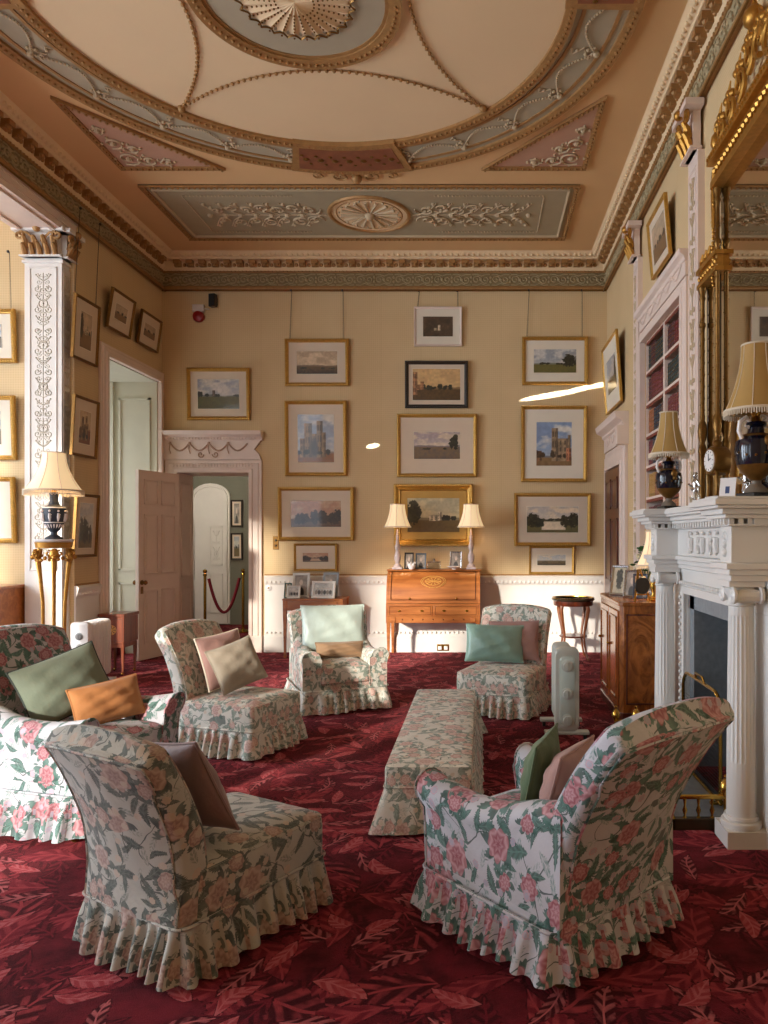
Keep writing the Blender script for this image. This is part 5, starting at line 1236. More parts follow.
for k in range(46):
    a, e, r = r3.random()*TAU, r3.uniform(.1, 1.5), r3.uniform(.06, .15); c = (r*math.cos(a)*math.cos(e)*.9, r*math.sin(a)*math.cos(e)*.9, .2+r*1.7*math.sin(e)+.05*r3.random())
    b = g.mark(); g.ball((0, 0, 0), .036*r3.uniform(.7, 1.2), 6, 4, (1, .55, .16)); g.xf(Matrix.Translation(c) @ Matrix.Rotation(r3.random()*TAU, 4, 'Z') @ Matrix.Rotation(r3.uniform(-1, 1), 4, 'X'), b)
    if k % 4 == 0: gs.tube([(0, 0, .05), (c[0]*.4, c[1]*.4, .17), c], .003, 4)
for k in range(9):
    a = TAU*k/9; z = .2+.05*(k % 4); cc = (.085*math.cos(a), .085*math.sin(a), z)
    gb = G()
    for q in range(9): b2 = TAU*q/9; gb.ball((cc[0]+.018*math.cos(b2), cc[1]+.018*math.sin(b2), cc[2]+.012*(q % 3)), .015, 6, 4)
    obj('bloom', gb, BL, t)
obj('foliage', g, GRN, t); obj('stems', gs, GRN, t)
# ------------------------------------------------------------------ bookcase and its books
LFR = plain('leather_fringe', rgb(126, 58, 40), .6)
t = thing('bookcase', 'white-shelved recessed bookcase in the right wall beside the fireplace', 'bookcase', (XR, 0, NZ0))
HH = NZ1-NZ0; g = G().box(.01, .34, NY0, NY0+.02, 0, HH).box(.01, .34, NY1-.02, NY1, 0, HH).box(.32, .355, NY0, NY1, 0, HH); obj('carcass', g, PINKW, t, smooth=False)
NM = (NY0+NY1)/2; NS = 6; sh = HH/NS
obj('divider', G().box(.004, .32, NM-.022, NM+.022, 0, HH), PINKW, t, bev=.003)
for i in range(NS+1):
    z = i*sh; s = obj('shelf', G().box(.006, .32, NY0+.02, NY1-.02, z-(.012 if i else 0), z+.012), PINKW, t, bev=.002)
    if i:
        for a, b in ((NY0+.02, NM-.022), (NM+.022, NY1-.02)):
            n = 14; g = G()
            for k in range(n): y = a+(b-a)*(k+.5)/n; r = (b-a)/n/2; g.prism([(y-r, z-.012), (y+r, z-.012), (y+r, z-.03), (y+r*.5, z-.042), (y, z-.046), (y-r*.5, z-.042), (y-r, z-.03)], .008, .011, 'yz')
            obj('leather_fringe', g, LFR, s, smooth=False)
BK = {}
for nm, c in (('dark red', (104, 24, 26)), ('maroon', (70, 18, 22)), ('tan', (150, 88, 46)), ('dark green', (30, 42, 36)), ('brown', (84, 46, 28)), ('deep blue', (28, 36, 50)), ('gilt-spined', (168, 124, 56))):
    m = plain('leather_'+nm.replace(' ', '_').replace('-', '_'), rgb(*c), .45, vary=.15, scale=20)
    g = G(); sp = [(0, -.5), (0, .5)]; g.loft([[(.012-.012*math.cos(q), .5*math.sin(q), z) for q in [PI*(k/6-.5) for k in range(7)]]+[(.16, .5, z), (.16, -.5, z)] for z in (0, 1)])
    me = mesh('book', g, m); gb = G()
    for z in (.12, .3, .48, .66, .86): gb.tube([(.010-.012*math.cos(q), .52*math.sin(q), z) for q in [PI*(k/6-.5) for k in range(7)]], .004, 4)
    mb = mesh('spine_bands', gb, GILT); BK[nm] = (me, mb)
r4 = random.Random(21); ORD = ['top', 'second', 'third', 'fourth', 'fifth', 'lowest']
for col, (a, b) in enumerate(((NY0+.025, NM-.026), (NM+.026, NY1-.025))):
    for i in range(NS):
        z0 = NZ0+(NS-1-i)*sh+.0125; y = b; sets = [['dark red', 'maroon'], ['dark green', 'brown', 'maroon'], ['maroon', 'dark red'], ['brown', 'tan', 'deep blue'], ['dark red', 'deep blue', 'tan'], ['gilt-spined', 'brown', 'tan']][(i+col) % 6]
        cur = r4.choice(sets); run = 0; hh = r4.uniform(.70, .82)
        while True:
            if run <= 0: cur = r4.choice(sets); run = r4.randint(2, 5); hh = r4.uniform(.68, .84); wd = r4.uniform(.05, .078)
            if y-wd < a+.002: break
            o = bpy.data.objects.new('book', BK[cur][0]); C.objects.link(o); q = bpy.data.objects.new('spine_bands', BK[cur][1]); C.objects.link(q); q.parent = o
            o.location = (XR+.03, y-wd/2, z0); o.scale = (1, wd-.002, sh*hh+r4.uniform(-.004, .004))
            lb = '%s leather-bound book on the %s shelf, %s half of the bookcase' % (cur, ORD[i], ('fireplace-side', 'door-side')[col])
            props(o, lb, 'book', lb); y -= wd; run -= 1
# ------------------------------------------------------------------ fireplace
def flute_col(t, cx, cy, z0, z1, r):
    seg = 80; rings = []; zb, zc = z0+.14, z1-.13; zf = z0+(z1-z0)*.31
    def ring(rad, z, fl): return [(cx+rad*(1-fl*.075*(abs(math.sin(TAU*i/seg*10))))*math.cos(TAU*i/seg), cy+rad*(1-fl*.075*(abs(math.sin(TAU*i/seg*10))))*math.sin(TAU*i/seg), z) for i in range(seg)]
    g = G(); g.loft([ring(r*1.02, zb, 0), ring(r, zb+.02, 0), ring(r*.99, zf, 0), ring(r*.99, zf+.008, 1), ring(r*.87, zc-.05, 1), ring(r*.86, zc-.045, 0), ring(r*.86, zc, 0)])
    c = obj('column', g, MARBLE, t, ang=30)
    g = G().box(cx-r*1.42, cx+r*1.42, cy-r*1.42, cy+r*1.42, z0, z0+.085); g.lathe([(r*1.38, z0+.085), (r*1.42, z0+.1), (r*1.36, z0+.115), (r*1.15, z0+.12), (r*1.2, z0+.13), (r*1.16, z0+.142)], (cx, cy, 0), 32); obj('column_base', g, MARBLE, c, ang=30)
    g = G().box(cx-r*1.25, cx+r*1.25, cy-r*1.25, cy+r*1.25, z1-.03, z1); g.lathe([(r*.9, z1-.13), (r*.98, z1-.125), (r*.9, z1-.115), (r*.9, z1-.09), (r*1.15, z1-.06), (r*1.2, z1-.04), (r*1.0, z1-.03)], (cx, cy, 0), 32)
    for s in (-1, 1):
        for e in (-1, 1):
            g.tube([(cx+e*r*.95, cy+s*(r*1.0)+s*q[0], z1-.075+q[1]) for q in spiral(.01, 0, .042, PI/2, 1.4, s, 14)], .012, 6)
        g.tube([(cx-r*1.0, cy+s*(r*1.05), z1-.075), (cx+r*1.0, cy+s*(r*1.05), z1-.075)], .034, 10)
    obj('capital', g, MARBLE, c, ang=30)
t = thing('fireplace', 'white marble chimneypiece with fluted columns and a carved frieze', 'fireplace', (0, 0, 0))
cxm, ya, yb_ = 1.325, 3.77, 5.34
g = G(); 
for y0, y1 in ((3.66, FY0), (FY1, 5.46)): g.box(1.42, XR-.001, y0, y1, 0, FZ)
g.box(1.42, XR-.001, 3.66, 5.46, FZ, 1.33); obj('surround', g, MARBLE, t, bev=.004)
g = G()
for a, b, c, d in ((FY0-.05, FY0-.001, 0, FZ), (FY1+.001, FY1+.05, 0, FZ), (FY0-.05, FY1+.05, FZ+.001, FZ+.05)): g.box(1.395, 1.42, a, b, c, d)
for i in range(24): z = .05+i*.047; g.ball((1.393, FY1+.075, z), .014, 6, 4); g.ball((1.393, FY0-.075, z), .014, 6, 4)
for i in range(26): g.ball((1.393, FY0-.05+i*.0475, FZ+.075), .014, 6, 4)
obj('beaded_frame', g, MARBLE, t)
for y in (ya, yb_): flute_col(t, cxm, y, 0, 1.33, .072)
g = G()
for q, (o, z0, z1) in enumerate(((0, 1.33, 1.36), (.012, 1.36, 1.39), (.03, 1.39, 1.42))):
    def blk(x1, o2=o, z0=z0, z1=z1):
        y0, y1 = 3.66-o2, 5.46+o2; return [(XR-.001, y0), (1.235-o2, y0), (1.235-o2, ya+.095+o2), (1.40-o2, ya+.095+o2), (1.40-o2, yb_-.095-o2), (1.235-o2, yb_-.095-o2), (1.235-o2, y1), (XR-.001, y1)]
    g.prism(blk(0), z0, z1)
obj('architrave', g, MARBLE, t, bev=.003)
g = G().prism([(XR-.001, 3.685), (1.245, 3.685), (1.245, ya+.085), (1.40, ya+.085), (1.40, yb_-.085), (1.245, yb_-.085), (1.245, 5.425), (XR-.001, 5.425)], 1.42, 1.606)
fz = obj('frieze', g, MARBLE, t, bev=.003)
g = G().box(1.385, 1.40, 4.22, 4.92, 1.43, 1.60)
for a, b, c, d in ((4.22, 4.92, 1.43, 1.442), (4.22, 4.92, 1.588, 1.60), (4.22, 4.232, 1.442, 1.588), (4.908, 4.92, 1.442, 1.588)): g.box(1.375, 1.386, a, b, c, d)
obj('tablet', g, MARBLE, fz, smooth=False)
for k, y in enumerate((4.84, 4.70, 4.58, 4.45, 4.32)):   # small draped figures in relief
    g = G(); x = 1.378; s = -1 if k % 2 else 1
    g.tube([(x, y, 1.455), (x-.004, y+.01*s, 1.50), (x-.004, y, 1.545)], [.012, .024, .018], 8); g.ball((x-.006, y-.004*s, 1.572), .013, 8)
    g.tube([(x, y, 1.54), (x-.006, y+.03*s, 1.525), (x-.006, y+.05*s, 1.55)], [.008, .007, .005], 6); g.tube([(x, y+.01, 1.48), (x-.003, y+.022*s, 1.445)], [.012, .008], 6)
    obj('carved_figure', g, MARBLE, fz)
for y in (ya, yb_):
    g = G()
    for q in range(3): g.ball((1.243, y, 1.47+q*.04), .022-.004*q, 8, 5)
    relief(g, lambda u, v: (1.244, y+u, 1.52+v), spiral(0, .02, .04, 0, 1.3), .007); obj('block_carving', g, MARBLE, fz)
g = G()
for i in range(34): y = 3.64+i*.0548; g.box(1.345, 1.42, y, y+.032, 1.612, 1.645)
for y in (ya, yb_):
    for i in range(5): g.box(1.205, 1.25, y-.105+i*.046, y-.08+i*.046, 1.612, 1.645)
    for i in range(4):
        for yy in (y-.118, y+.118): g.box(1.225+i*.046, 1.25+i*.046, min(yy, y), max(yy, y), 1.612, 1.645)
obj('dentils', g, MARBLE, fz, smooth=False)
g = G()
def shelf(o, z0, z1):
    y0, y1 = 3.64, 5.48; pl = [(XR, y0-o), (1.22-o, y0-o), (1.22-o, ya+.125+o), (1.37-o, ya+.125+o), (1.37-o, yb_-.125-o), (1.22-o, yb_-.125-o), (1.22-o, y1+o), (XR, y1+o)]; g.prism(pl, z0, z1)
for o, z0, z1 in ((.0, 1.605, 1.615), (.03, 1.642, 1.662), (.05, 1.662, 1.69), (.085, 1.69, 1.705), (.10, 1.705, 1.735), (.085, 1.735, 1.747)): shelf(o, z0, z1)
obj('mantel_shelf', g, MARBLE, t, bev=.004, smooth=False)
CZM = 1.748
g = G().box(1.71, 2.02, FY0-.02, FY0, 0, FZ).box(1.71, 2.02, FY1, FY1+.02, 0, FZ).box(2.0, 2.02, FY0, FY1, 0, FZ).box(1.71, 2.02, FY0, FY1, FZ-.02, FZ)
obj('firebox', g, plain('soot_grey', rgb(104, 114, 122), .8, vary=.2), t, smooth=False)
g = G().box(1.44, 1.70, FY0, FY0+.1, 0, FZ).box(1.44, 1.70, FY1-.1, FY1, 0, FZ).box(1.44, 1.70, FY0, FY1, FZ-.1, FZ); obj('slip', g, GREYM, t, smooth=False)
obj('hearth', G().box(1.05, 1.42, 4.0, 5.2, 0, .02), GREYM, t, bev=.004)
g = G().box(1.66, 1.9, 4.3, 4.82, .06, .10)
for i in range(7): g.tube([(1.64, 4.32+i*.08, .1), (1.63, 4.32+i*.08, .3)], .008, 6)
g.tube([(1.63, 4.3, .3), (1.63, 4.82, .3)], .012, 6)
for y in (4.32, 4.8): g.tube([(1.64, y, 0.021), (1.64, y, .36)], .014, 8); g.ball((1.64, y, .38), .025, 8)
obj('grate', g, BLACK, t)
t = thing('fender', 'brass-railed hearth fender on a dark base round the fireplace', 'fender', (0, 0, 0))
pl = [(1.30, 3.93), (1.01, 3.93), (1.01, 5.54), (1.16, 5.54)]
g = G()
for (a, b), (c, d) in zip(pl, pl[1:]): g.box(min(a, c)-.02, max(a, c)+.02, min(b, d)-.02, max(b, d)+.02, .0, .06)
obj('base', g, plain('dark_bronze', rgb(70, 56, 36), .4, .5), t, bev=.004)
obj('rail', G().tube([(a, b, .17) for a, b in pl], .013, 8), BRASS, t)
g = G(); dp = []
for (a, b), (c, d) in zip(pl, pl[1:]):
    n = int(math.dist((a, b), (c, d))/.06); dp += [(a+(c-a)*i/n, b+(d-b)*i/n) for i in range(n)]
for x, y in dp: g.lathe([(.012, .06), (.006, .075), (.014, .1), (.006, .125), (.01, .16)], (x, y, 0), 8)
obj('balusters', g, BRASS, t)
for x, y in pl: obj('finial', G().lathe([(.022, .06), (.012, .09), (.014, .17), (.03, .2), (.034, .225), (.02, .25), (.008, .265), (.012, .28), (.001, .29)], (x, y, 0), 14), BRASS, t)
t = thing('fire_guard', 'arched wire-mesh fire guard standing in the fireplace opening', 'fire guard', (1.36, 0, .034))
out = [(4.2, 0), (4.2, .5)]+[(4.32-.12*math.cos(R(k*15)), .5+.12*math.sin(R(k*15))) for k in range(1, 7)]+[(4.86+.12*math.sin(R(k*15)), .5+.12*math.cos(R(k*15))) for k in range(0, 7)]+[(4.98, 0)]
obj('rim', G().tube([(0, y, z) for y, z in out], .011, 8, True), BRASS, t)
g = G()
for i in range(1, 39): y = 4.2+.02*i; h = .5+.12*math.sqrt(max(0, 1-((max(4.32-y, y-4.86, 0))/.12)**2)); g.tube([(0, y, 0), (0, y, h)], .0015, 3)
for i in range(1, 30): g.tube([(0, 4.2, .02*i), (0, 4.98, .02*i)], .0015, 3) if i < 25 else None
obj('wire_mesh', g, BLACK, t, smooth=False)
obj('feet', G().box(-.05, .03, 4.22, 4.25, -.012, .002).box(-.05, .03, 4.93, 4.96, -.012, .002), BRASS, t, bev=.002)
obj('handle', G().tube([(0, 4.5, .62), (-.01, 4.52, .66), (-.01, 4.66, .66), (0, 4.68, .62)], .008, 6), BRASS, t)
# ------------------------------------------------------------------ mirror over the mantel
t = thing('mirror', 'huge gilded overmantel mirror with slender columns and a pierced crest', 'mirror', (XR, 0, CZM))
P1, P2, ML, MR = 5.53, 5.20, 3.72, 5.20
obj('glass', G().box(-.014, -.004, 3.76, 5.19, .01, 2.30).box(-.014, -.004, 5.22, 5.50, .06, 1.66).box(-.014, -.004, 3.42, 3.7, .06, 1.66), MIRR, t, smooth=False)
obj('backing', G().box(-.003, 0, 3.36, 5.56, .0, 1.7).box(-.003, 0, 3.74, 5.2, 1.7, 2.34), DFRAME, t, smooth=False)
def gcol(y, top):
    g = G(); g.box(-.085, -.005, y-.035, y+.035, 0, .05)
    g.lathe([(.028, .05), (.032, .08), (.026, .1), (.026, .42), (.034, .44), (.028, .47), (.018, .5), (.03, .54), (.036, .59), (.03, .64), (.017, .67), (.02, .7), (.016, .72), (.016, top*.82), (.024, top*.825), (.024, top*.84), (.016, top*.845), (.016, top-.1), (.024, top-.08), (.018, top-.06), (.03, top-.02), (.032, top)], (-.045, y, 0), 14, flute=14, fa=.05)
    for i in range(60): z = .75+(top-.9)*i/60; a = i*.9; g.ball((-.045+.014*math.cos(a), y+.014*math.sin(a), z), .008, 5, 3)
    return g
for y, tp in ((P1, 1.66), (P2-.02, 2.24), (3.74, 2.24), (3.39, 1.66)): obj('slender_column', gcol(y, tp), DGILT, t)
for a, b in ((5.14, 5.58), (3.34, 3.78)):
    g = G(); g.box(-.075, -.002, a, b, 1.66, 1.69).box(-.055, -.002, a+.01, b-.01, 1.69, 1.77).box(-.08, -.002, a-.01, b+.01, 1.77, 1.80)
    for i in range(8): g.ball((-.058, a+.03+i*(b-a-.06)/7, 1.73), .02, 6, 4)
    for i in range(5): yy = a+.05+i*(b-a-.1)/4; g.tube([(-.045, yy, 1.795), (-.045, yy+.02, 1.86), (-.045, yy-.01, 1.91)], [.022, .018, .006], 6)
    obj('side_cornice', g, GILT, t, smooth=False)
g = G(); g.box(-.09, -.002, 3.68, 5.20, 2.24, 2.29).box(-.065, -.002, 3.7, 5.18, 2.29, 2.41).box(-.11, -.002, 3.66, 5.22, 2.41, 2.47)
for i in range(26): g.ball((-.07, 3.72+i*.057, 2.35), .025, 6, 4)
for i in range(36): g.ball((-.112, 3.68+i*.043, 2.44), .014, 5, 3)
obj('head_frame', g, GILT, t, smooth=False)
g = G(); mp = lambda u, v: (-.06, 4.44+u, 2.47+v)
for s in (-1, 1):
    for xc, zc, r, in ((.62, .10, .09), (.44, .14, .10), (.25, .2, .11), (.09, .27, .1)):
        g.tube([mp(s*q[0], q[1]) for q in spiral(xc, zc, r, -PI/2, 1.35, -1, 16)], [.02-.010*k/16 for k in range(17)], 6)
        for k in range(3): g.ball(mp(s*(xc+.05*k-.05), zc+r*.9+.02*(k % 2)), .03, 7, 5)
        g.tube([mp(s*xc, zc), mp(s*(xc+.03), zc+.12), mp(s*(xc-.02), zc+.19)], [.02, .016, .004], 6)
    g.lathe([(.03, 2.47), (.02, 2.5), (.04, 2.54), (.034, 2.59), (.014, 2.62), (.02, 2.65), (.001, 2.68)], (-.06, 4.44+s*.72, 0), 12)
    g.tube([mp(s*.76, -.1), mp(s*.80, -.25), mp(s*.775, -.4), mp(s*.79, -.55)], [.02, .014, .018, .006], 6)
    for k in range(24): g.ball(mp(s*.79+.012*math.sin(k), -.2-.03*k), .014, 6, 4)
g.ball(mp(0, .45), .07, 10, 6).lathe([(.05, .9), (.02, 1.0), (.001, 1.06)], (-.06, 4.44, 2.0), 10)
obj('pierced_crest', g, GILT, t)
# ------------------------------------------------------------------ things on the mantel
def urn_lamp(label, loc, s, rz):
    l = thing('urn_lamp', label, 'lamp', loc, rz)
    obj('base', G().box(-.075*s, .075*s, -.075*s, .075*s, 0, .03*s), BLACK, l, bev=.004)
    obj('foot', G().lathe([(.066*s, .03*s), (.06*s, .045*s), (.05*s, .06*s), (.028*s, .08*s), (.025*s, .1*s)], (0, 0, 0), 20), plain('stone_foot', rgb(120, 110, 98), .4, vary=.2), l)
    obj('gilt_cup', G().lathe([(.025*s, .095*s), (.05*s, .115*s), (.085*s, .15*s), (.1*s, .18*s), (.0, .185*s)], (0, 0, 0), 24), DGILT, l)
    u = obj('urn', G().lathe([(.1*s, .18*s), (.108*s, .22*s), (.112*s, .27*s), (.104*s, .31*s), (.07*s, .335*s), (.045*s, .35*s), (.04*s, .38*s), (.055*s, .395*s), (.05*s, .41*s), (.0, .415*s)], (0, 0, 0), 32), NAVY, l)
    for e in (-1, 1):
        obj('handle', G().tube([(e*(.09+q[0])*s, 0, (.36+q[1])*s) for q in [(-.0, -.04), (.02, -.0), (.012, .05), (-.025, .075), (-.05, .05), (-.04, .02), (-.02, .03)]], [.012*s]*4+[.01*s, .008*s, .006*s], 8), CERAM, l, label='white looped handle')
        obj('mask', G().ball((0, e*.105*s, .30*s), .03*s, 10, 6, (1, .7, 1.2)).ball((0, e*.112*s, .262*s), .02*s, 8), DGILT, l)
    g = G()
    for k in range(14): a = TAU*k/14; g.ball((.108*s*math.cos(a), .108*s*math.sin(a), (.245-.02*abs(math.sin(a*2)))*s), .008*s, 6)
    g.lathe([(.071*s, .333*s), (.074*s, .338*s), (.068*s, .345*s)], (0, 0, 0), 24); obj('gilt_swag', g, DGILT, u)
    obj('fitting', G().lathe([(.03*s, .41*s), (.02*s, .44*s), (.03*s, .46*s), (.012*s, .48*s), (.01*s, .6*s)], (0, 0, 0), 12), BRASS, l)
    lampshade(l, .165*s, .075*s, .36*s, .465*s, SHADEO, True)
urn_lamp('dark blue urn lamp with old gold shade at the far mantel end', (1.36, 5.36, CZM), .85, R(12))
urn_lamp('dark blue urn lamp with old gold shade at the near mantel end', (1.42, 3.82, CZM), .96, R(18))
def figurine(label, loc, s, rz, m):
    t = thing('figurine', label, 'figurine', loc, rz)
    obj('base', G().lathe([(.05*s, 0), (.05*s, .012*s), (.035*s, .03*s), (.03*s, .04*s)], (0, 0, 0), 14), m, t)
    g = G()
    for x, e in ((-.022, 1), (.022, -1)):
        g.tube([(x*s*1.4, -.01*s*e, .035*s), (x*s*1.2, .0, .09*s), (x*s*.6, 0, .15*s)], [.011*s, .013*s, .02*s], 8)
        g.tube([(x*s*1.3, 0, .22*s), (x*s*2.6, -.02*s*e, .18*s), (x*s*2.0, -.045*s, .15*s+.05*s*(e > 0))], [.014*s, .011*s, .009*s], 8); g.ball((x*s*2.0, -.048*s, .15*s+.05*s*(e > 0)), .011*s, 6)
    g.tube([(0, 0, .13*s), (0, 0, .17*s), (0, .0, .21*s), (0, 0, .235*s), (0, -.003*s, .25*s)], [.032*s, .025*s, .034*s, .024*s, .011*s], 10); g.ball((0, -.005*s, .272*s), .021*s, 10, 7, (.9, 1, 1.15)); g.ball((0, .0, .283*s), .022*s, 8, 5)
    g.lathe([(.04*s, .075*s), (.045*s, .08*s), (.03*s, .15*s), (.024*s, .165*s)], (0, 0, 0), 14, flute=9, fa=.15)
    obj('body', g, m, t)
    obj('companion', G().tube([(.045*s, .0, .03*s), (.05*s, -.01*s, .08*s), (.045*s, -.01*s, .13*s)], [.022*s, .026*s, .016*s], 8).ball((.045*s, -.012*s, .15*s), .019*s, 8), m, t)
    return t
figurine('small silver figurine group between the far lamp and the clock', (1.41, 4.86, CZM), .75, R(-90), SILVER)
figurine('small silver figurine group beside the near lamp', (1.43, 3.99, CZM), .62, R(-80), SILVER)
t = thing('mantel_clock', 'brass mantel clock with a round dial on paired pillars', 'clock', (1.42, 4.44, CZM), R(-82)); t.scale = (1.15,)*3
obj('base', G().box(-.075, .075, -.05, .05, 0, .025).box(-.065, .065, -.042, .042, .025, .04), plain('clock_marble', rgb(210, 206, 198), .3), t, bev=.003)
for x in (-.05, .05):
    for y in (-.028, .028): obj('pillar', G().lathe([(.012, .04), (.008, .05), (.008, .15), (.013, .16)], (x, y, 0), 10), DGILT, t)
obj('case', G().lathe([(.001, -.045), (.068, -.045), (.075, -.035), (.075, .035), (.068, .045), (.001, .045)], (0, 0, .225), 28, axis='y').box(-.06, .06, -.04, .04, .158, .17), DGILT, t)
d = obj('dial', G().lathe([(.001, -.049), (.056, -.049), (.058, -.044)], (0, 0, .225), 28, axis='y'), CERAM, t)
obj('hands', G().tube([(0, -.052, .225), (.0, -.052, .262)], .002, 4).tube([(0, -.052, .225), (.025, -.052, .235)], .0025, 4), BLACK, d)
g = G()
for k in range(12): a = TAU*k/12; g.tube([(.044*math.cos(a), -.0505, .225+.044*math.sin(a)), (.052*math.cos(a), -.0505, .225+.052*math.sin(a))], .0018, 4)
obj('hour_marks', g, BLACK, d)
obj('finial', G().lathe([(.03, .295), (.02, .305), (.026, .32), (.012, .335), (.014, .345), (.001, .36)], (0, 0, 0), 12), DGILT, t)
t = thing('card', 'white card with a blue mark propped against the near lamp figurine', 'card', (1.36, 4.10, CZM), R(-50)); t.rotation_euler = (-R(12), 0, R(-40))
obj('sheet', G().box(-.045, .045, 0, .003, 0, .135), CERAM, t, smooth=False); obj('blue_mark', G().box(-.012, .012, -.001, 0, .045, .085), plain('blue_ink', rgb(40, 62, 110), .6), t, smooth=False)
# ------------------------------------------------------------------ small fittings on the back wall
d = 9.95
t = thing('fire_alarm', 'white alarm box over a red round sounder high in the left corner', 'alarm', (X(198, d), YB, Z(308, d)))
obj('wall_mount', G().box(-.06, .06, -.012, .004, -.16, .04), WHITE, t, bev=.002); obj('case', G().box(-.08, .08, -.06, -.012, -.05, .05), plain('alarm_case', rgb(214, 204, 196), .5), t, bev=.01); obj('sounder', G().lathe([(.075, -.01), (.08, -.03), (.07, -.06), (.03, -.075), (.001, -.076)], (0, 0, -.11), 20, axis='y'), REDP, t); obj('spur', G().tube([(.08, -.03, 0), (.14, -.02, -.01)], .008, 6), WHITE, t)
t = thing('speaker', 'small black box speaker on a bracket beside the alarm', 'speaker', (X(214.5, d), YB, Z(301, d)), R(-12))
obj('cabinet', G().box(-.045, .045, -.11, -.03, -.085, .085), BLACK, t, bev=.006); obj('bracket', G().box(-.012, .012, -.035, .01, -.012, .012).box(-.03, .03, -.012, 0, -.05, .05), BLACK, t, bev=.002); obj('grille', G().box(-.036, .036, -.112, -.11, -.075, .075), RUBBER, t, smooth=False)
t = thing('light_switch', 'upright brass switch plate with dark toggles beside the door', 'switch', (X(275, d), YB, Z(543, d)))
obj('plate', G().box(-.04, .04, -.008, 0, -.09, .09), DGILT, t, bev=.004)
for z in (-.035, .035): obj('toggle', G().lathe([(.016, -.008), (.014, -.014), (.006, -.03), (.001, -.031)], (0, 0, z), 10, axis='y'), BLACK, t)
t = thing('bell_push', 'round white bell push on the wainscot by the door', 'bell push', (X(268, d), YB-.015, Z(588, d))); obj('rose', G().lathe([(.04, 0), (.042, -.012), (.03, -.018), (.001, -.02)], (0, 0, 0), 20, axis='y'), CERAM, t); obj('button', G().lathe([(.012, -.018), (.011, -.026), (.001, -.028)], (0, 0, 0), 12, axis='y'), DGILT, t)
t = thing('wall_socket', 'double brass electric socket low on the wall under the desk', 'socket', (X(443, d), YB-.05, Z(647.5, d))); obj('plate', G().box(-.08, .08, -.01, 0, -.045, .045), BRASS, t, bev=.004)
for x in (-.04, .04): obj('plug', G().box(x-.024, x+.024, -.04, -.01, -.026, .022), CERAM, t, bev=.006)
# ------------------------------------------------------------------ rope barrier in the hall
px = []
for lab, x, y in (('brass rope post nearer the white arched door', X(205, 11.9), 11.9), ('brass rope post in front of the two hall pictures', X(243, 12.1), 12.1)):
    t = thing('barrier_post', lab, 'rope post', (x, y, 0)); px.append((x, y))
    obj('base', G().lathe([(.001, 0), (.15, 0), (.15, .015), (.06, .035), (.025, .05)], (0, 0, 0), 24), BRASS, t); obj('pole', G().lathe([(.022, .05), (.022, .92), (.03, .93), (.03, .95)], (0, 0, 0), 16), BRASS, t); obj('finial', G().lathe([(.03, .95), (.02, .965), (.034, .99), (.03, 1.02), (.001, 1.035)], (0, 0, 0), 14), BRASS, t)
(xa, y1), (xb, y2) = px
xa += .06; xb -= .06
t = thing('barrier_rope', 'crimson rope slung in a deep curve between the brass posts', 'rope', (xa, y1, .88))
obj('rope', G().tube([((xb-xa)*k/20+.0, (y2-y1)*k/20, -.55*(1-(2*k/20-1)**2)) for k in range(21)], .024, 10), REDROPE, t)
for k, (qx, qy) in enumerate(((0, 0), (xb-xa, y2-y1))): obj('hook', G().tube([(qx, qy, 0), (qx, qy, -.03), (qx+(.02 if not k else -.02), qy, -.07)], .016, 8), BRASS, t)
# ------------------------------------------------------------------ light
def area(name, loc, rot, sx, sy, e, col):
    l = bpy.data.lights.new(name, 'AREA'); l.shape = 'RECTANGLE'; l.size = sx; l.size_y = sy; l.energy = e; l.color = col
    o = bpy.data.objects.new(name, l); o.location = loc; o.rotation_euler = rot; C.objects.link(o); return o
for i, (a, b) in enumerate(BW): area('bay_daylight', (XB-.45, (a+b)/2, (BZ0+BZ1)/2), (0, R(-90), 0), BZ1-BZ0, b-a,  [110, 260, 330][i], (.76, .88, 1.0))
for a, b in FW: area('front_daylight', ((a+b)/2, YF-.45, (BZ0+BZ1)/2), (R(90), 0, 0), b-a, BZ1-BZ0, 80, (.74, .87, 1.0))
area('embrasure_daylight', (XE-.5, (WY0+WY1)/2, 1.9), (0, R(-90), 0), 2.8, 1.1, 40, (.86, .93, 1.0))
s = bpy.data.lights.new('sun', 'SUN'); s.energy = 6.5; s.angle = R(2.6); s.color = (1, .93, .82)
so = bpy.data.objects.new('sun', s); so.rotation_euler = Vector((.48, .88, -.265)).to_track_quat('-Z', 'Y').to_euler(); C.objects.link(so)
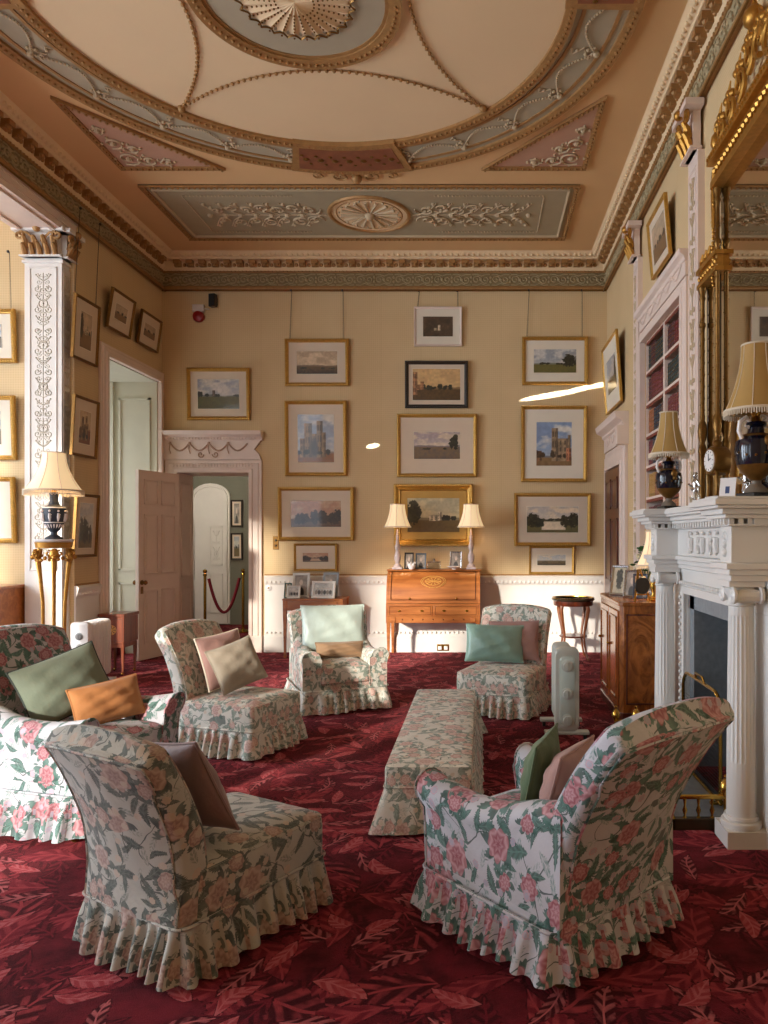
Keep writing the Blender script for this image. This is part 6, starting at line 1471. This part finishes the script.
point('hall_fill', (-4.4, 11.2, 2.5), 48, (1, .93, .82), .12)  # added fill that brightens the hall, no fitting behind it
def glint_spot(name, tgt, e, ax, sx, roll=0):      # added spot standing in for sun thrown back off a window pane
    l = bpy.data.lights.new(name, 'SPOT'); l.energy = e; l.spot_size = R(ax); l.spot_blend = .35; l.shadow_soft_size = .01; l.color = (.92, .95, 1)
    o = bpy.data.objects.new(name, l); p = Vector((-6.8, 5.2, 2.2)); o.location = p; q = (Vector(tgt)-p).to_track_quat('-Z', 'Y')
    o.rotation_mode = 'QUATERNION'; o.rotation_quaternion = q @ Matrix.Rotation(R(roll), 3, 'Z').to_quaternion(); o.scale = (sx, 1, 1) if sx < 1 else (1, 1/sx, 1); C.objects.link(o)
glint_spot('added_glint_spot', (X(549, 9.97), 9.97, Z(395, 9.97)), 36000, 3.2, 7, 6); glint_spot('added_glint_spot', (X(592, 9.97), 9.97, Z(386, 9.97)), 36000, 2.4, 6, 6); glint_spot('added_glint_spot', (X(370, 9.97), 9.97, Z(446, 9.97)), 20000, .7, 2, 10)
w = bpy.data.worlds.new('world'); bpy.context.scene.world = w; w.use_nodes = True
w.node_tree.nodes['Background'].inputs[0].default_value = (.75, .85, 1, 1); w.node_tree.nodes['Background'].inputs[1].default_value = 1.2
# ------------------------------------------------------------------ camera and view
cam = bpy.data.cameras.new('camera'); co = bpy.data.objects.new('camera', cam); C.objects.link(co)
cam.sensor_fit = 'VERTICAL'; cam.sensor_height = 24; cam.lens = F*24/1024; cam.clip_start = .02
cam.shift_x = -(HX-384)/1024; cam.shift_y = (HY-512)/1024
co.location = (0, 0, CZ); co.rotation_euler = (PI/2, 0, 0)
sc = bpy.context.scene; sc.camera = co
vs = sc.view_settings; vs.view_transform = 'Standard'; vs.look = 'None'; vs.gamma = 1; vs.use_curve_mapping = False; vs.exposure = .42
sc.cycles.use_denoising = True; sc.cycles.max_bounces = 10; sc.cycles.diffuse_bounces = 6; sc.cycles.sample_clamp_indirect = 6
